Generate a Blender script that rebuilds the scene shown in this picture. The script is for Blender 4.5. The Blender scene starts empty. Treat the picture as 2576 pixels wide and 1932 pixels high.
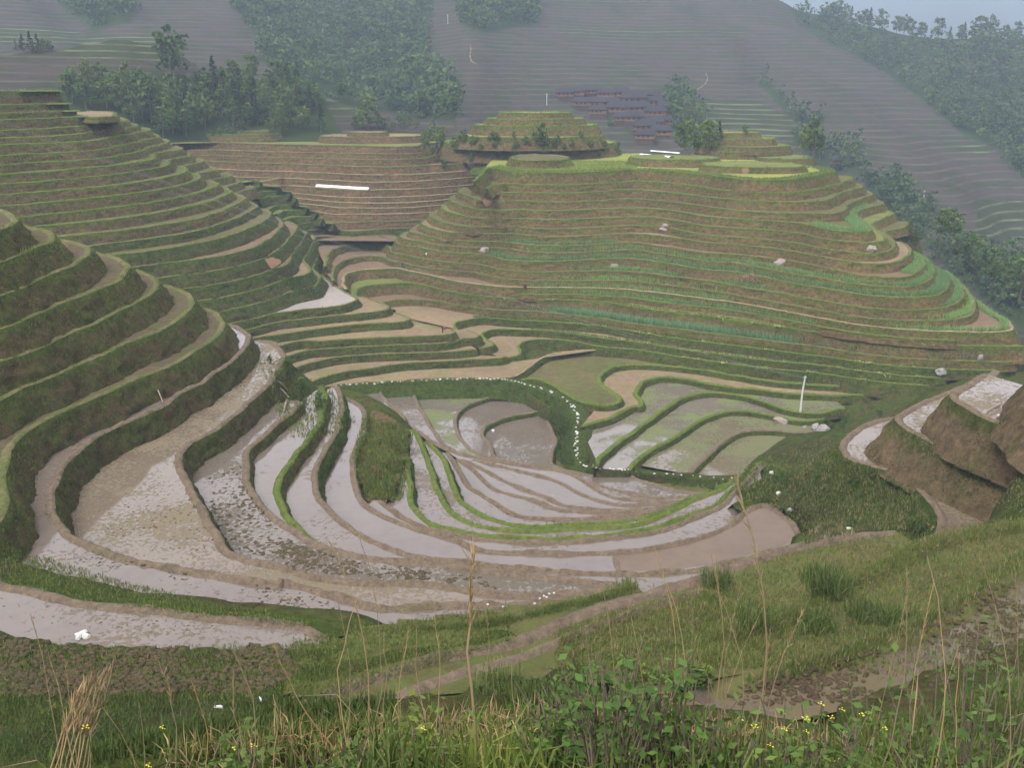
import bpy, bmesh, math, random
import numpy as np
from mathutils import Vector, geometry, noise as mnoise
from mathutils.bvhtree import BVHTree

# ------------------------------------------------------------------ camera, sky, sun, exposure
scene = bpy.context.scene
C = scene.collection
FPX, CU, CV = 2528.0, 1288.0, 966.0          # focal length and centre in photo pixels
PITCH = math.radians(16.4)
CAMZ = 62.0                                   # camera height above the valley floor datum
cam = bpy.data.cameras.new("camera"); cam_o = bpy.data.objects.new("camera", cam); C.objects.link(cam_o)
cam.sensor_width = 36.0; cam.lens = 36.0 * FPX / 2576.0
cam.clip_start = 0.1; cam.clip_end = 8000
cam_o.location = (0, 0, CAMZ); cam_o.rotation_euler = (math.pi / 2 - PITCH, 0, 0)
scene.camera = cam_o
SUN_EL, SUN_AZ = 52.0, 215.0                  # azimuth clockwise from +Y
world = bpy.data.worlds.new("World"); scene.world = world; world.use_nodes = True
wn = world.node_tree.nodes; wl = world.node_tree.links; wn.clear()
sky = wn.new("ShaderNodeTexSky"); sky.sky_type = 'NISHITA'; sky.sun_disc = False
sky.sun_elevation = math.radians(SUN_EL); sky.sun_rotation = math.radians(SUN_AZ)
sky.air_density = 1.0; sky.dust_density = 4.0; sky.ozone_density = 1.0
hs = wn.new("ShaderNodeHueSaturation"); hs.inputs['Saturation'].default_value = 0.30
wmix = wn.new("ShaderNodeMix"); wmix.data_type = 'RGBA'; wmix.inputs['Factor'].default_value = 0.6
wmix.inputs['B'].default_value = (7.95, 7.8, 7.9, 1)      # an even veil of high cloud over the sky
bg = wn.new("ShaderNodeBackground"); bg.inputs['Strength'].default_value = 0.118
wo = wn.new("ShaderNodeOutputWorld")
wl.new(sky.outputs[0], hs.inputs['Color']); wl.new(hs.outputs[0], wmix.inputs['A'])
wl.new(wmix.outputs['Result'], bg.inputs[0]); wl.new(bg.outputs[0], wo.inputs[0])
sun = bpy.data.lights.new("sun", 'SUN'); sun.energy = 1.5; sun.angle = math.radians(25); sun.color = (1.0, 0.95, 0.88)
sun_o = bpy.data.objects.new("sun", sun); C.objects.link(sun_o)
sun_o.rotation_euler = (math.radians(90 - SUN_EL), 0, -math.radians(SUN_AZ) + math.pi)
sun_o.location = (0, 0, 200)
vs = scene.view_settings; vs.view_transform = 'Standard'; vs.look = 'None'; vs.gamma = 1; vs.exposure = 1.22
vs.use_curve_mapping = False
scene.cycles.max_bounces = 5; scene.cycles.diffuse_bounces = 2; scene.cycles.glossy_bounces = 2
scene.cycles.transmission_bounces = 3; scene.cycles.transparent_max_bounces = 6; scene.cycles.volume_bounces = 1
scene.cycles.caustics_reflective = False; scene.cycles.caustics_refractive = False

# ------------------------------------------------------------------ pixels to places
REG = {'A': (0, 200, 3.16), 'B': (400, 280, 2.765), 'C': (1000, 350, 2.765), 'D': (1776, 300, 2.765),
       '1': (0, 0, 1.7174), '2': (1288, 0, 1.7174), '3': (0, 500, 2.4578), '4': (700, 550, 2.4578),
       '5': (1600, 550, 2.2664), '6': (0, 950, 2.37), '7': (700, 900, 2.37), '8': (1500, 950, 2.0558),
       '9': (0, 1500, 1.7174), 'X': (1288, 1400, 1.7174), 'F': (0, 0, 0.8587), 'S': (0, 0, 1.0)}
CP, SP = math.cos(PITCH), math.sin(PITCH)
def px(s):
    """'A:1,2 3,4;B:5,6' -> photo pixels"""
    out = []
    for seg in s.split(';'):
        k, pts = seg.split(':')
        ox, oy, sc = REG[k.strip()]
        for p in pts.split():
            x, y = p.split(',')
            out.append((ox + float(x) / sc, oy + float(y) / sc))
    return out
def ray(u, v):
    x = (u - CU) / FPX; y = -(v - CV) / FPX
    return np.array((x, CP + y * SP, -SP + y * CP))
def at_h(u, v, h):                              # point h metres below the camera's eye on that line of sight
    d = ray(u, v); t = -h / d[2]
    return np.array((d[0] * t, d[1] * t, CAMZ - h))
def at_r(u, v, r):                              # point at horizontal distance r
    d = ray(u, v); t = r / math.hypot(d[0], d[1])
    return np.array((d[0] * t, d[1] * t, CAMZ + d[2] * t))
def tan_dep(u, v):
    d = ray(u, v); return -d[2] / math.hypot(d[0], d[1])
def h_profile(v, r0, h0, slope, u=CU):
    """depth below the eye where a sight line meets the straight hillside profile through (r0, h0)"""
    t = tan_dep(u, v)
    return t * (h0 + r0 * slope) / (t + slope)
def project(p):
    x, y, z = p[0], p[1], p[2] - CAMZ
    zc = y * CP - z * SP; yc = y * SP + z * CP
    return (CU + FPX * x / zc, CV - FPX * yc / zc)

rng = np.random.default_rng(7)
random.seed(7)
def n1(x, y, z=0.0):
    return mnoise.noise((x, y, z))

def resample(P, ds, close=False):
    """Catmull-Rom through P, then even spacing ds"""
    P = np.asarray(P, float); n = len(P)
    if n < 3: dense = np.linspace(P[0], P[-1], 12)
    else:
        Q = np.vstack([2 * P[0] - P[1], P, 2 * P[-1] - P[-2]])
        segs = []
        for i in range(1, n):
            p0, p1, p2, p3 = Q[i - 1], Q[i], Q[i + 1], Q[i + 2]
            d1 = max(np.linalg.norm(p1 - p0), 1e-4) ** .5; d2 = max(np.linalg.norm(p2 - p1), 1e-4) ** .5; d3 = max(np.linalg.norm(p3 - p2), 1e-4) ** .5
            t0, t1, t2, t3 = 0, d1, d1 + d2, d1 + d2 + d3
            t = np.linspace(t1, t2, 14, endpoint=False)[:, None]
            A1 = (t1 - t) / (t1 - t0) * p0 + (t - t0) / (t1 - t0) * p1
            A2 = (t2 - t) / (t2 - t1) * p1 + (t - t1) / (t2 - t1) * p2
            A3 = (t3 - t) / (t3 - t2) * p2 + (t - t2) / (t3 - t2) * p3
            B1 = (t2 - t) / (t2 - t0) * A1 + (t - t0) / (t2 - t0) * A2
            B2 = (t3 - t) / (t3 - t1) * A2 + (t - t1) / (t3 - t1) * A3
            segs.append((t2 - t) / (t2 - t1) * B1 + (t - t1) / (t2 - t1) * B2)
        dense = np.vstack(segs + [P[-1:]])
    L = np.concatenate([[0], np.cumsum(np.linalg.norm(np.diff(dense, axis=0), axis=1))])
    m = max(3, int(L[-1] / ds) + 1)
    s = np.linspace(0, L[-1], m)
    return np.stack([np.interp(s, L, dense[:, k]) for k in range(dense.shape[1])], 1)

def mesh_obj(name, verts, faces, mat, parent=None, attrs=None, smooth=False, uv=None):
    me = bpy.data.meshes.new(name)
    verts = np.asarray(verts, np.float32)
    if isinstance(faces, np.ndarray):
        k = faces.shape[1]; nf = len(faces)
        me.vertices.add(len(verts)); me.vertices.foreach_set('co', verts.ravel())
        me.loops.add(nf * k); me.loops.foreach_set('vertex_index', faces.astype(np.int32).ravel())
        me.polygons.add(nf); me.polygons.foreach_set('loop_start', np.arange(0, nf * k, k, dtype=np.int32))
        me.update(calc_edges=True)
    else:
        me.from_pydata(verts.tolist(), [], faces); me.update()
    if smooth: me.polygons.foreach_set('use_smooth', np.ones(len(me.polygons), bool))
    for k, a in (attrs or {}).items():
        a = np.asarray(a, np.float32)
        if a.ndim == 1:
            me.attributes.new(k, 'FLOAT', 'POINT').data.foreach_set('value', a)
        else:
            me.attributes.new(k, 'FLOAT_COLOR', 'POINT').data.foreach_set('color', np.hstack([a, np.ones((len(a), 1))]).astype(np.float32).ravel())
    if mat: me.materials.append(mat)
    o = bpy.data.objects.new(name, me); C.objects.link(o)
    if parent: o.parent = parent
    return o
def empty(name, loc=(0, 0, 0), rz=0.0, sc=1.0):
    o = bpy.data.objects.new(name, None); C.objects.link(o); o.empty_display_size = 0.3
    o.location = loc; o.rotation_euler = (0, 0, rz); o.scale = (sc, sc, sc); return o
def tag(o, label=None, cat=None, group=None, kind=None):
    if label: o['label'] = label
    if cat: o['category'] = cat
    if group: o['group'] = group
    if kind: o['kind'] = kind
    return o
# ------------------------------------------------------------------ materials
class NG:
    def __init__(s, name):
        s.m = bpy.data.materials.new(name); s.m.use_nodes = True
        s.t = s.m.node_tree; s.n = s.t.nodes; s.l = s.t.links; s.n.clear()
        s.out = s.n.new('ShaderNodeOutputMaterial'); s.b = s.n.new('ShaderNodeBsdfPrincipled')
        s.l.new(s.b.outputs[0], s.out.inputs[0]); s.geo = s.n.new('ShaderNodeNewGeometry')
    def put(s, inp, v):
        if hasattr(v, 'is_output'): s.l.new(v, inp)
        elif isinstance(v, (tuple, list)): inp.default_value = (*v, 1)[:4] if len(v) == 3 and inp.type == 'RGBA' else v
        else: inp.default_value = v
    def pos(s, scale=(1, 1, 1)):
        if scale == (1, 1, 1): return s.geo.outputs['Position']
        mp = s.n.new('ShaderNodeMapping'); mp.inputs['Scale'].default_value = scale
        s.l.new(s.geo.outputs['Position'], mp.inputs['Vector']); return mp.outputs[0]
    def noise(s, scale, detail=4, rough=.6, dist=0, aniso=(1, 1, 1), vec=None):
        n = s.n.new('ShaderNodeTexNoise'); n.inputs['Scale'].default_value = scale; n.inputs['Detail'].default_value = detail
        n.inputs['Roughness'].default_value = rough; n.inputs['Distortion'].default_value = dist
        s.l.new(vec or s.pos(aniso), n.inputs['Vector']); return n.outputs[0]
    def voro(s, scale, feature='F1', rnd=1.0, aniso=(1, 1, 1), out=0):
        n = s.n.new('ShaderNodeTexVoronoi'); n.inputs['Scale'].default_value = scale; n.feature = feature
        n.inputs['Randomness'].default_value = rnd; s.l.new(s.pos(aniso), n.inputs['Vector']); return n.outputs[out]
    def ramp(s, fac, stops, interp='LINEAR'):
        r = s.n.new('ShaderNodeValToRGB'); e = r.color_ramp; e.interpolation = interp
        while len(e.elements) < len(stops): e.elements.new(.5)
        for el, (p, c) in zip(e.elements, stops):
            el.position = p; el.color = (c, c, c, 1) if isinstance(c, (int, float)) else (*c, 1)
        s.put(r.inputs[0], fac); return r.outputs[0]
    def mix(s, fac, a, b, mode='MIX'):
        m = s.n.new('ShaderNodeMix'); m.data_type = 'RGBA'; m.blend_type = mode; m.clamp_factor = True
        s.put(m.inputs[0], fac); s.put(m.inputs[6], a); s.put(m.inputs[7], b); return m.outputs[2]
    def math(s, op, a, b=0.0, c=None, clamp=False):
        m = s.n.new('ShaderNodeMath'); m.operation = op; m.use_clamp = clamp
        s.put(m.inputs[0], a); s.put(m.inputs[1], b)
        if c is not None: s.put(m.inputs[2], c)
        return m.outputs[0]
    def attr(s, name, col=False):
        a = s.n.new('ShaderNodeAttribute'); a.attribute_name = name; return a.outputs['Color' if col else 'Fac']
    def sep(s):
        q = s.n.new('ShaderNodeSeparateXYZ'); s.l.new(s.geo.outputs['Position'], q.inputs[0]); return q.outputs
    def objrand(s):
        return s.n.new('ShaderNodeObjectInfo').outputs['Random']
    def bump(s, h, strength=.5, dist=.1):
        b = s.n.new('ShaderNodeBump'); b.inputs['Strength'].default_value = strength; b.inputs['Distance'].default_value = dist
        s.l.new(h, b.inputs['Height']); s.l.new(b.outputs[0], s.b.inputs['Normal'])
    def done(s, col=None, rough=.9, spec=.25, **kw):
        if col is not None: s.put(s.b.inputs['Base Color'], col)
        s.put(s.b.inputs['Roughness'], rough); s.put(s.b.inputs['Specular IOR Level'], spec)
        for k, v in kw.items(): s.put(s.b.inputs[k.replace('_', ' ')], v)
        return s.m
M = {}
def riser_mat(name, brown, brown2, green, green2, cover, fringe=.42):
    """earth bank: bare soil broken by grass, greener towards the lip where grass hangs over"""
    g = NG(name); t = g.attr('t')
    soil = g.mix(g.ramp(g.noise(.9, 5, .65), [(.3, 0), (.72, 1)]), brown, brown2)
    fine = g.noise(5.5, 5, .7)
    soil = g.mix(g.ramp(fine, [(.3, 0), (.7, .55)]), soil, tuple(c * .55 for c in brown))
    gr = g.mix(g.ramp(g.noise(3.1, 4, .7), [(.3, 0), (.7, 1)]), green, green2)
    patch = g.math('ADD', g.math('MULTIPLY', g.noise(.28, 5, .62), .75), g.math('MULTIPLY', g.noise(2.6, 4, .7), .55))
    up = g.math('MULTIPLY', g.ramp(t, [(0, 1), (fringe, 0)]), .34)
    f = g.ramp(g.math('ADD', g.math('ADD', patch, up), cover), [(.58, 0), (.82, 1)])
    col = g.mix(f, soil, gr)
    col = g.mix(1, col, g.ramp(g.noise(1.1, 6, .75), [(.30, (.50, .50, .52)), (.5, (1, 1, 1)), (.70, (1.5, 1.45, 1.35))]), 'MULTIPLY')
    col = g.mix(.8, col, g.ramp(g.noise(.06, 3, .5), [(.3, (.78, .78, .8)), (.7, (1.2, 1.16, 1.1))]), 'MULTIPLY')
    g.bump(g.math('ADD', fine, g.noise(1.6, 4, .6)), 1.0, .6)
    return g.done(col, 1.0, .05)
M['riser_main'] = riser_mat('riser_main', (.158, .112, .054), (.205, .145, .074), (.112, .132, .032), (.086, .102, .029), -.05)
M['riser_left'] = riser_mat('riser_left', (.132, .094, .052), (.168, .120, .068), (.104, .130, .030), (.078, .098, .026), -.03, .34)
M['riser_near'] = riser_mat('riser_near', (.112, .084, .048), (.136, .084, .050), (.094, .116, .030), (.066, .082, .025), .05, .25)
M['riser_back'] = riser_mat('riser_back', (.165, .113, .066), (.195, .125, .072), (.094, .104, .034), (.076, .082, .028), -.10, .3)
M['riser_stack'] = riser_mat('riser_stack', (.102, .078, .042), (.125, .095, .052), (.080, .106, .026), (.056, .074, .020), .07, .5)
M['riser_dry'] = riser_mat('riser_dry', (.185, .135, .082), (.225, .162, .098), (.085, .104, .030), (.068, .082, .026), -.06, .4)
M['riser_green'] = riser_mat('riser_green', (.100, .076, .040), (.118, .090, .048), (.078, .112, .024), (.052, .078, .018), .10, .5)
def ground_mat(name, a, b, green, cover, fsc=3.0, bump=.5, cov_scale=.2):
    g = NG(name)
    col = g.mix(g.ramp(g.noise(fsc, 5, .7), [(.32, 0), (.68, 1)]), a, b)
    f = g.ramp(g.math('ADD', g.math('ADD', g.math('MULTIPLY', g.noise(cov_scale, 4, .6), .8), g.math('MULTIPLY', g.noise(fsc * 1.3, 3, .7), .4)), cover), [(.55, 0), (.78, 1)])
    col = g.mix(f, col, green)
    col = g.mix(.85, col, g.ramp(g.noise(.8, 6, .75), [(.3, (.62, .62, .64)), (.5, (1, 1, 1)), (.72, (1.3, 1.27, 1.2))]), 'MULTIPLY')
    col = g.mix(.7, col, g.ramp(g.noise(.07, 3, .5), [(.3, (.8, .8, .82)), (.7, (1.18, 1.15, 1.1))]), 'MULTIPLY')
    g.bump(g.noise(fsc * 1.2, 5, .7), bump, .2)
    return g.done(col, 1.0, .05)
M['stubble'] = ground_mat('stubble', (.165, .122, .078), (.215, .160, .104), (.13, .135, .05), -.04)
M['stubble_green'] = ground_mat('stubble_green', (.115, .090, .050), (.098, .085, .040), (.080, .092, .030), .06)
M['soil'] = ground_mat('soil', (.125, .088, .057), (.165, .117, .078), (.10, .105, .04), -.12)
M['field_grass'] = ground_mat('field_grass', (.13, .128, .045), (.16, .15, .06), (.10, .135, .032), .06)
M['field_bright'] = ground_mat('field_bright', (.17, .195, .045), (.23, .245, .06), (.14, .19, .035), .0)
M['clods'] = ground_mat('clods', (.080, .058, .040), (.128, .094, .064), (.072, .083, .028), .02, 2.2, 1.0, .5)
M['grass_ground'] = ground_mat('grass_ground', (.085, .082, .032), (.125, .108, .05), (.070, .092, .026), .02, 4.0, .8, .4)
def bund_mat(name, a, b, green, cover):
    g = NG(name)
    col = g.mix(g.ramp(g.noise(3.5, 5, .7), [(.3, 0), (.7, 1)]), a, b)
    f = g.ramp(g.math('ADD', g.math('ADD', g.math('MULTIPLY', g.noise(.35, 4, .6), .8), g.math('MULTIPLY', g.noise(5, 3, .7), .4)), cover), [(.55, 0), (.75, 1)])
    col = g.mix(f, col, green)
    col = g.mix(1, col, g.ramp(g.noise(1.6, 6, .75), [(.3, (.58, .58, .6)), (.5, (1, 1, 1)), (.7, (1.35, 1.32, 1.25))]), 'MULTIPLY')
    g.bump(g.noise(5, 5, .7), 1.0, .25)
    return g.done(col, .95, .15)
M['bund_mud'] = bund_mat('bund_mud', (.128, .096, .068), (.180, .136, .098), (.095, .10, .04), -.10)
M['bund_dry'] = bund_mat('bund_dry', (.24, .175, .110), (.30, .225, .145), (.14, .145, .05), -.08)
M['bund_grass'] = bund_mat('bund_grass', (.135, .114, .054), (.175, .146, .072), (.092, .108, .032), .06)
M['bund_green'] = bund_mat('bund_green', (.098, .125, .026), (.138, .148, .040), (.084, .125, .022), .08)
def water_mat(name, col, col2, clod=0.0, clod_col=(.16, .105, .065), clod_col2=(.10, .09, .035), rough=.045, csc=1.0, patch=1.0, ior=1.5):
    """milky paddy water; mud clods break the surface where the noise is high"""
    g = NG(name)
    base = g.mix(g.ramp(g.noise(.16, 4, .6), [(.3, 0), (.7, 1)]), col, col2)
    base = g.mix(g.ramp(g.noise(1.1, 4, .6), [(.45, 0), (.8, .35)]), base, tuple(c * .6 for c in col))
    n = g.noise(1.9 * csc, 4, .62, .6, (1, 1.0, 1))
    big = g.noise(.11, 4, .55)
    v = g.math('ADD', n, g.math('MULTIPLY', g.math('SUBTRACT', big, .5), .9 * patch))
    f = g.ramp(v, [(.60 - clod, 0), (.64 - clod, 1)])
    cc = g.mix(g.ramp(g.noise(4.0, 4, .7), [(.35, 0), (.65, 1)]), clod_col, clod_col2)
    col_ = g.mix(f, base, cc)
    wav = g.noise(2.5, 2, .5)
    hgt = g.math('ADD', g.math('MULTIPLY', f, g.math('ADD', .6, n)), g.math('MULTIPLY', wav, .004))
    g.bump(hgt, .55, .12)
    r = g.math('ADD', g.math('MULTIPLY', f, .75), rough)
    return g.done(col_, r, .5, IOR=ior)
M['water_clear'] = water_mat('water_clear', (.115, .090, .078), (.140, .112, .098), -.14)
M['water_few'] = water_mat('water_few', (.115, .090, .076), (.140, .112, .096), -.05)
M['water_clods'] = water_mat('water_clods', (.115, .090, .076), (.140, .112, .096), .03, (.125, .090, .062), (.095, .080, .042), csc=1.3)
M['water_muddy'] = water_mat('water_muddy', (.125, .094, .068), (.150, .116, .088), .08, (.150, .110, .072), (.115, .098, .048), csc=1.3)
M['water_dark'] = water_mat('water_dark', (.115, .092, .076), (.135, .108, .09), .10, (.090, .068, .048), (.080, .070, .040), csc=1.4)
M['water_sky_tint'] = water_mat('water_sky_tint', (.33, .29, .28), (.37, .33, .32), -.3)  # pond water: white sky reflection painted into a paler base colour
M['water_brown'] = water_mat('water_brown', (.120, .086, .062), (.145, .105, .078), -.3, rough=.3, ior=1.18)
M['water_ochre'] = water_mat('water_ochre', (.175, .130, .068), (.205, .155, .088), .0, (.17, .122, .07), (.13, .10, .045))
M['water_green'] = water_mat('water_green', (.125, .104, .084), (.15, .125, .105), .14, (.110, .112, .040), (.092, .118, .034), csc=1.4, patch=2.4)
M['water_weedy'] = water_mat('water_weedy', (.115, .092, .058), (.14, .112, .08), .20, (.110, .096, .042), (.082, .104, .030), csc=1.2, patch=1.6)
M['mud_wet'] = water_mat('mud_wet', (.085, .064, .044), (.105, .080, .055), .14, (.105, .078, .05), (.085, .075, .038), csc=1.0, patch=1.2, rough=.25, ior=1.28)
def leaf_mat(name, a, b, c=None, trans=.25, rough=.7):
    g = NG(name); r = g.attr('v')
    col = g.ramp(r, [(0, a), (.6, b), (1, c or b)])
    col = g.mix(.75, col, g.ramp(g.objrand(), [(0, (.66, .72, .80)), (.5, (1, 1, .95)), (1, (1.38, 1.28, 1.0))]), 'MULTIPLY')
    tr = g.n.new('ShaderNodeBsdfTranslucent'); g.put(tr.inputs[0], col)
    mx = g.n.new('ShaderNodeMixShader'); mx.inputs[0].default_value = trans
    g.done(col, rough, .2)
    g.l.new(g.b.outputs[0], mx.inputs[1]); g.l.new(tr.outputs[0], mx.inputs[2]); g.l.new(mx.outputs[0], g.out.inputs[0])
    return g.m
M['blade_fringe'] = leaf_mat('blade_fringe', (.105, .160, .026), (.155, .205, .044), (.215, .225, .080))
M['blade_dry'] = leaf_mat('blade_dry', (.20, .175, .075), (.27, .215, .11), (.15, .16, .05))
M['blade_green'] = leaf_mat('blade_green', (.062, .098, .020), (.098, .138, .032), (.150, .178, .055))
M['blade_crop'] = leaf_mat('blade_crop', (.135, .245, .085), (.185, .31, .115), (.24, .35, .13), .5)
M['blade_teal'] = leaf_mat('blade_teal', (.145, .275, .135), (.195, .335, .17), (.245, .375, .18), .5)
M['blade_yellow'] = leaf_mat('blade_yellow', (.22, .27, .07), (.30, .33, .12), (.36, .37, .19))
M['straw'] = leaf_mat('straw', (.24, .175, .10), (.32, .24, .145), (.19, .125, .07), .15)
M['leaf_tree'] = leaf_mat('leaf_tree', (.044, .080, .020), (.078, .128, .032), (.120, .178, .048))
M['leaf_bright'] = leaf_mat('leaf_bright', (.065, .108, .022), (.100, .150, .030), (.140, .19, .045))
M['leaf_bamboo'] = leaf_mat('leaf_bamboo', (.060, .100, .026), (.095, .140, .040), (.130, .175, .055))
M['leaf_pine'] = leaf_mat('leaf_pine', (.020, .040, .016), (.034, .060, .022), (.052, .080, .028), .1)
M['leaf_shrub'] = leaf_mat('leaf_shrub', (.050, .098, .020), (.080, .145, .030), (.125, .195, .045))
M['leaf_forest'] = leaf_mat('leaf_forest', (.030, .058, .018), (.054, .096, .028), (.086, .135, .042))
def plain(name, a, b, sc=4.0, rough=.85, bump=.4, spec=.2):
    g = NG(name); col = g.mix(g.ramp(g.noise(sc, 5, .65), [(.3, 0), (.7, 1)]), a, b)
    g.bump(g.noise(sc * 2, 5, .7), bump, .05); return g.done(col, rough, spec)
M['bark'] = plain('bark', (.09, .07, .05), (.15, .12, .09), 6)
M['stone'] = plain('stone', (.17, .165, .155), (.27, .26, .245), 2.5)
M['stone_pink'] = plain('stone_pink', (.20, .16, .14), (.28, .23, .205), 2.0)
M['stone_white'] = plain('stone_white', (.36, .355, .335), (.52, .51, .49), 5)
M['concrete'] = plain('concrete', (.42, .42, .41), (.55, .55, .54), 3, .8, .1)
M['plastic'] = plain('plastic', (.70, .72, .76), (.80, .81, .84), .8, .35, .5, .5)
M['roof_tile'] = plain('roof_tile', (.016, .014, .018), (.030, .026, .030), 1.2, .8, .4)
M['house_wood'] = plain('house_wood', (.15, .080, .045), (.24, .125, .065), 1.0)
M['house_dark'] = plain('house_dark', (.045, .032, .026), (.075, .05, .035), 1.0)
M['log'] = plain('log', (.24, .18, .125), (.34, .26, .19), 3)
M['earth_red'] = plain('earth_red', (.155, .098, .057), (.205, .128, .074), 1.2, .95, .8)
M['cloth_red'] = plain('cloth_red', (.22, .018, .035), (.30, .03, .05), 8)
M['cloth_blue'] = plain('cloth_blue', (.030, .038, .07), (.05, .06, .1), 8)
M['cloth_black'] = plain('cloth_black', (.015, .015, .02), (.03, .03, .035), 8)
M['skin'] = plain('skin', (.30, .17, .11), (.34, .2, .13), 8)
M['hair'] = plain('hair', (.010, .008, .008), (.02, .016, .014), 20)
M['cloth_white'] = plain('cloth_white', (.7, .7, .7), (.8, .8, .8), 8)
M['wire'] = plain('wire', (.22, .22, .23), (.3, .3, .31), 8, .5)
# ------------------------------------------------------------------ builders for terraces and grass
def blades(base, height, width, lean=.45, seg=1, ldir=None, vval=None):
    """grass blades: base (N,3), height/width (N,), seg=1 -> one triangle, seg=2 -> bent blade"""
    base = np.asarray(base, float); N = len(base)
    height = np.broadcast_to(np.asarray(height, float), (N,)); width = np.broadcast_to(np.asarray(width, float), (N,))
    a = rng.uniform(0, 2 * np.pi, N); side = np.stack([np.cos(a), np.sin(a), np.zeros(N)], 1)
    b = rng.uniform(0, 2 * np.pi, N) if ldir is None else ldir
    ln = np.abs(rng.normal(0, lean, N)) * height
    ld = np.stack([np.cos(b), np.sin(b), np.zeros(N)], 1)
    tip = base + ld * ln[:, None] + np.stack([np.zeros(N), np.zeros(N), np.sqrt(np.maximum(height**2 - np.minimum(ln, .9 * height)**2, .01))], 1)
    v = rng.uniform(0, 1, N) if vval is None else vval
    if seg == 1:
        V = np.stack([base - side * width[:, None] / 2, base + side * width[:, None] / 2, tip], 1).reshape(-1, 3)
        F = np.arange(3 * N).reshape(N, 3); return V, F, np.repeat(v, 3)
    mid = base + (tip - base) * .55 - ld * (ln * .22)[:, None] + np.array((0, 0, 1)) * (ln * .12)[:, None]
    tip = tip - np.array((0, 0, 1)) * (ln * .25)[:, None]
    w = side * width[:, None] / 2
    V = np.stack([base - w * .7, base + w * .7, mid + w, mid - w, tip], 1).reshape(-1, 3)
    i = np.arange(N)[:, None] * 5
    F = np.concatenate([i + np.array([[0, 1, 2]]), i + np.array([[0, 2, 3]]), i + np.array([[3, 2, 4]])])
    return V, F, np.repeat(v, 5)

SOFT = {}; LIPN = {}; TOBJ = {}
TERR = []                # every terrace lip, for the ground under them
def lip_normals(P):
    d = np.gradient(P, axis=0); d /= np.maximum(np.linalg.norm(d, axis=1, keepdims=True), 1e-6)
    return np.stack([d[:, 1], -d[:, 0]], 1)
def signed_area(P):
    x, y = P[:, 0], P[:, 1]; return .5 * np.sum(x * np.roll(y, -1) - np.roll(x, -1) * y)
def fill_polygon(P, z):
    tri = geometry.tessellate_polygon([[Vector((p[0], p[1], 0)) for p in P]])
    V = np.column_stack([P, np.full(len(P), z)])
    F = np.array([t for t in tri]); 
    a, b, c = V[F[:, 0]], V[F[:, 1]], V[F[:, 2]]
    cr = np.cross(b - a, c - a)[:, 2]
    F = np.where((cr < 0)[:, None], F[:, ::-1], F)
    return V, F[np.abs(cr) > 1e-5]
def sub_lip(prev, a, b):
    i = np.argmin(np.linalg.norm(prev - a, axis=1)); j = np.argmin(np.linalg.norm(prev - b, axis=1))
    if i == j: return prev[i:i + 1]
    return prev[i:j + 1] if i < j else prev[j:i + 1][::-1]

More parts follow.
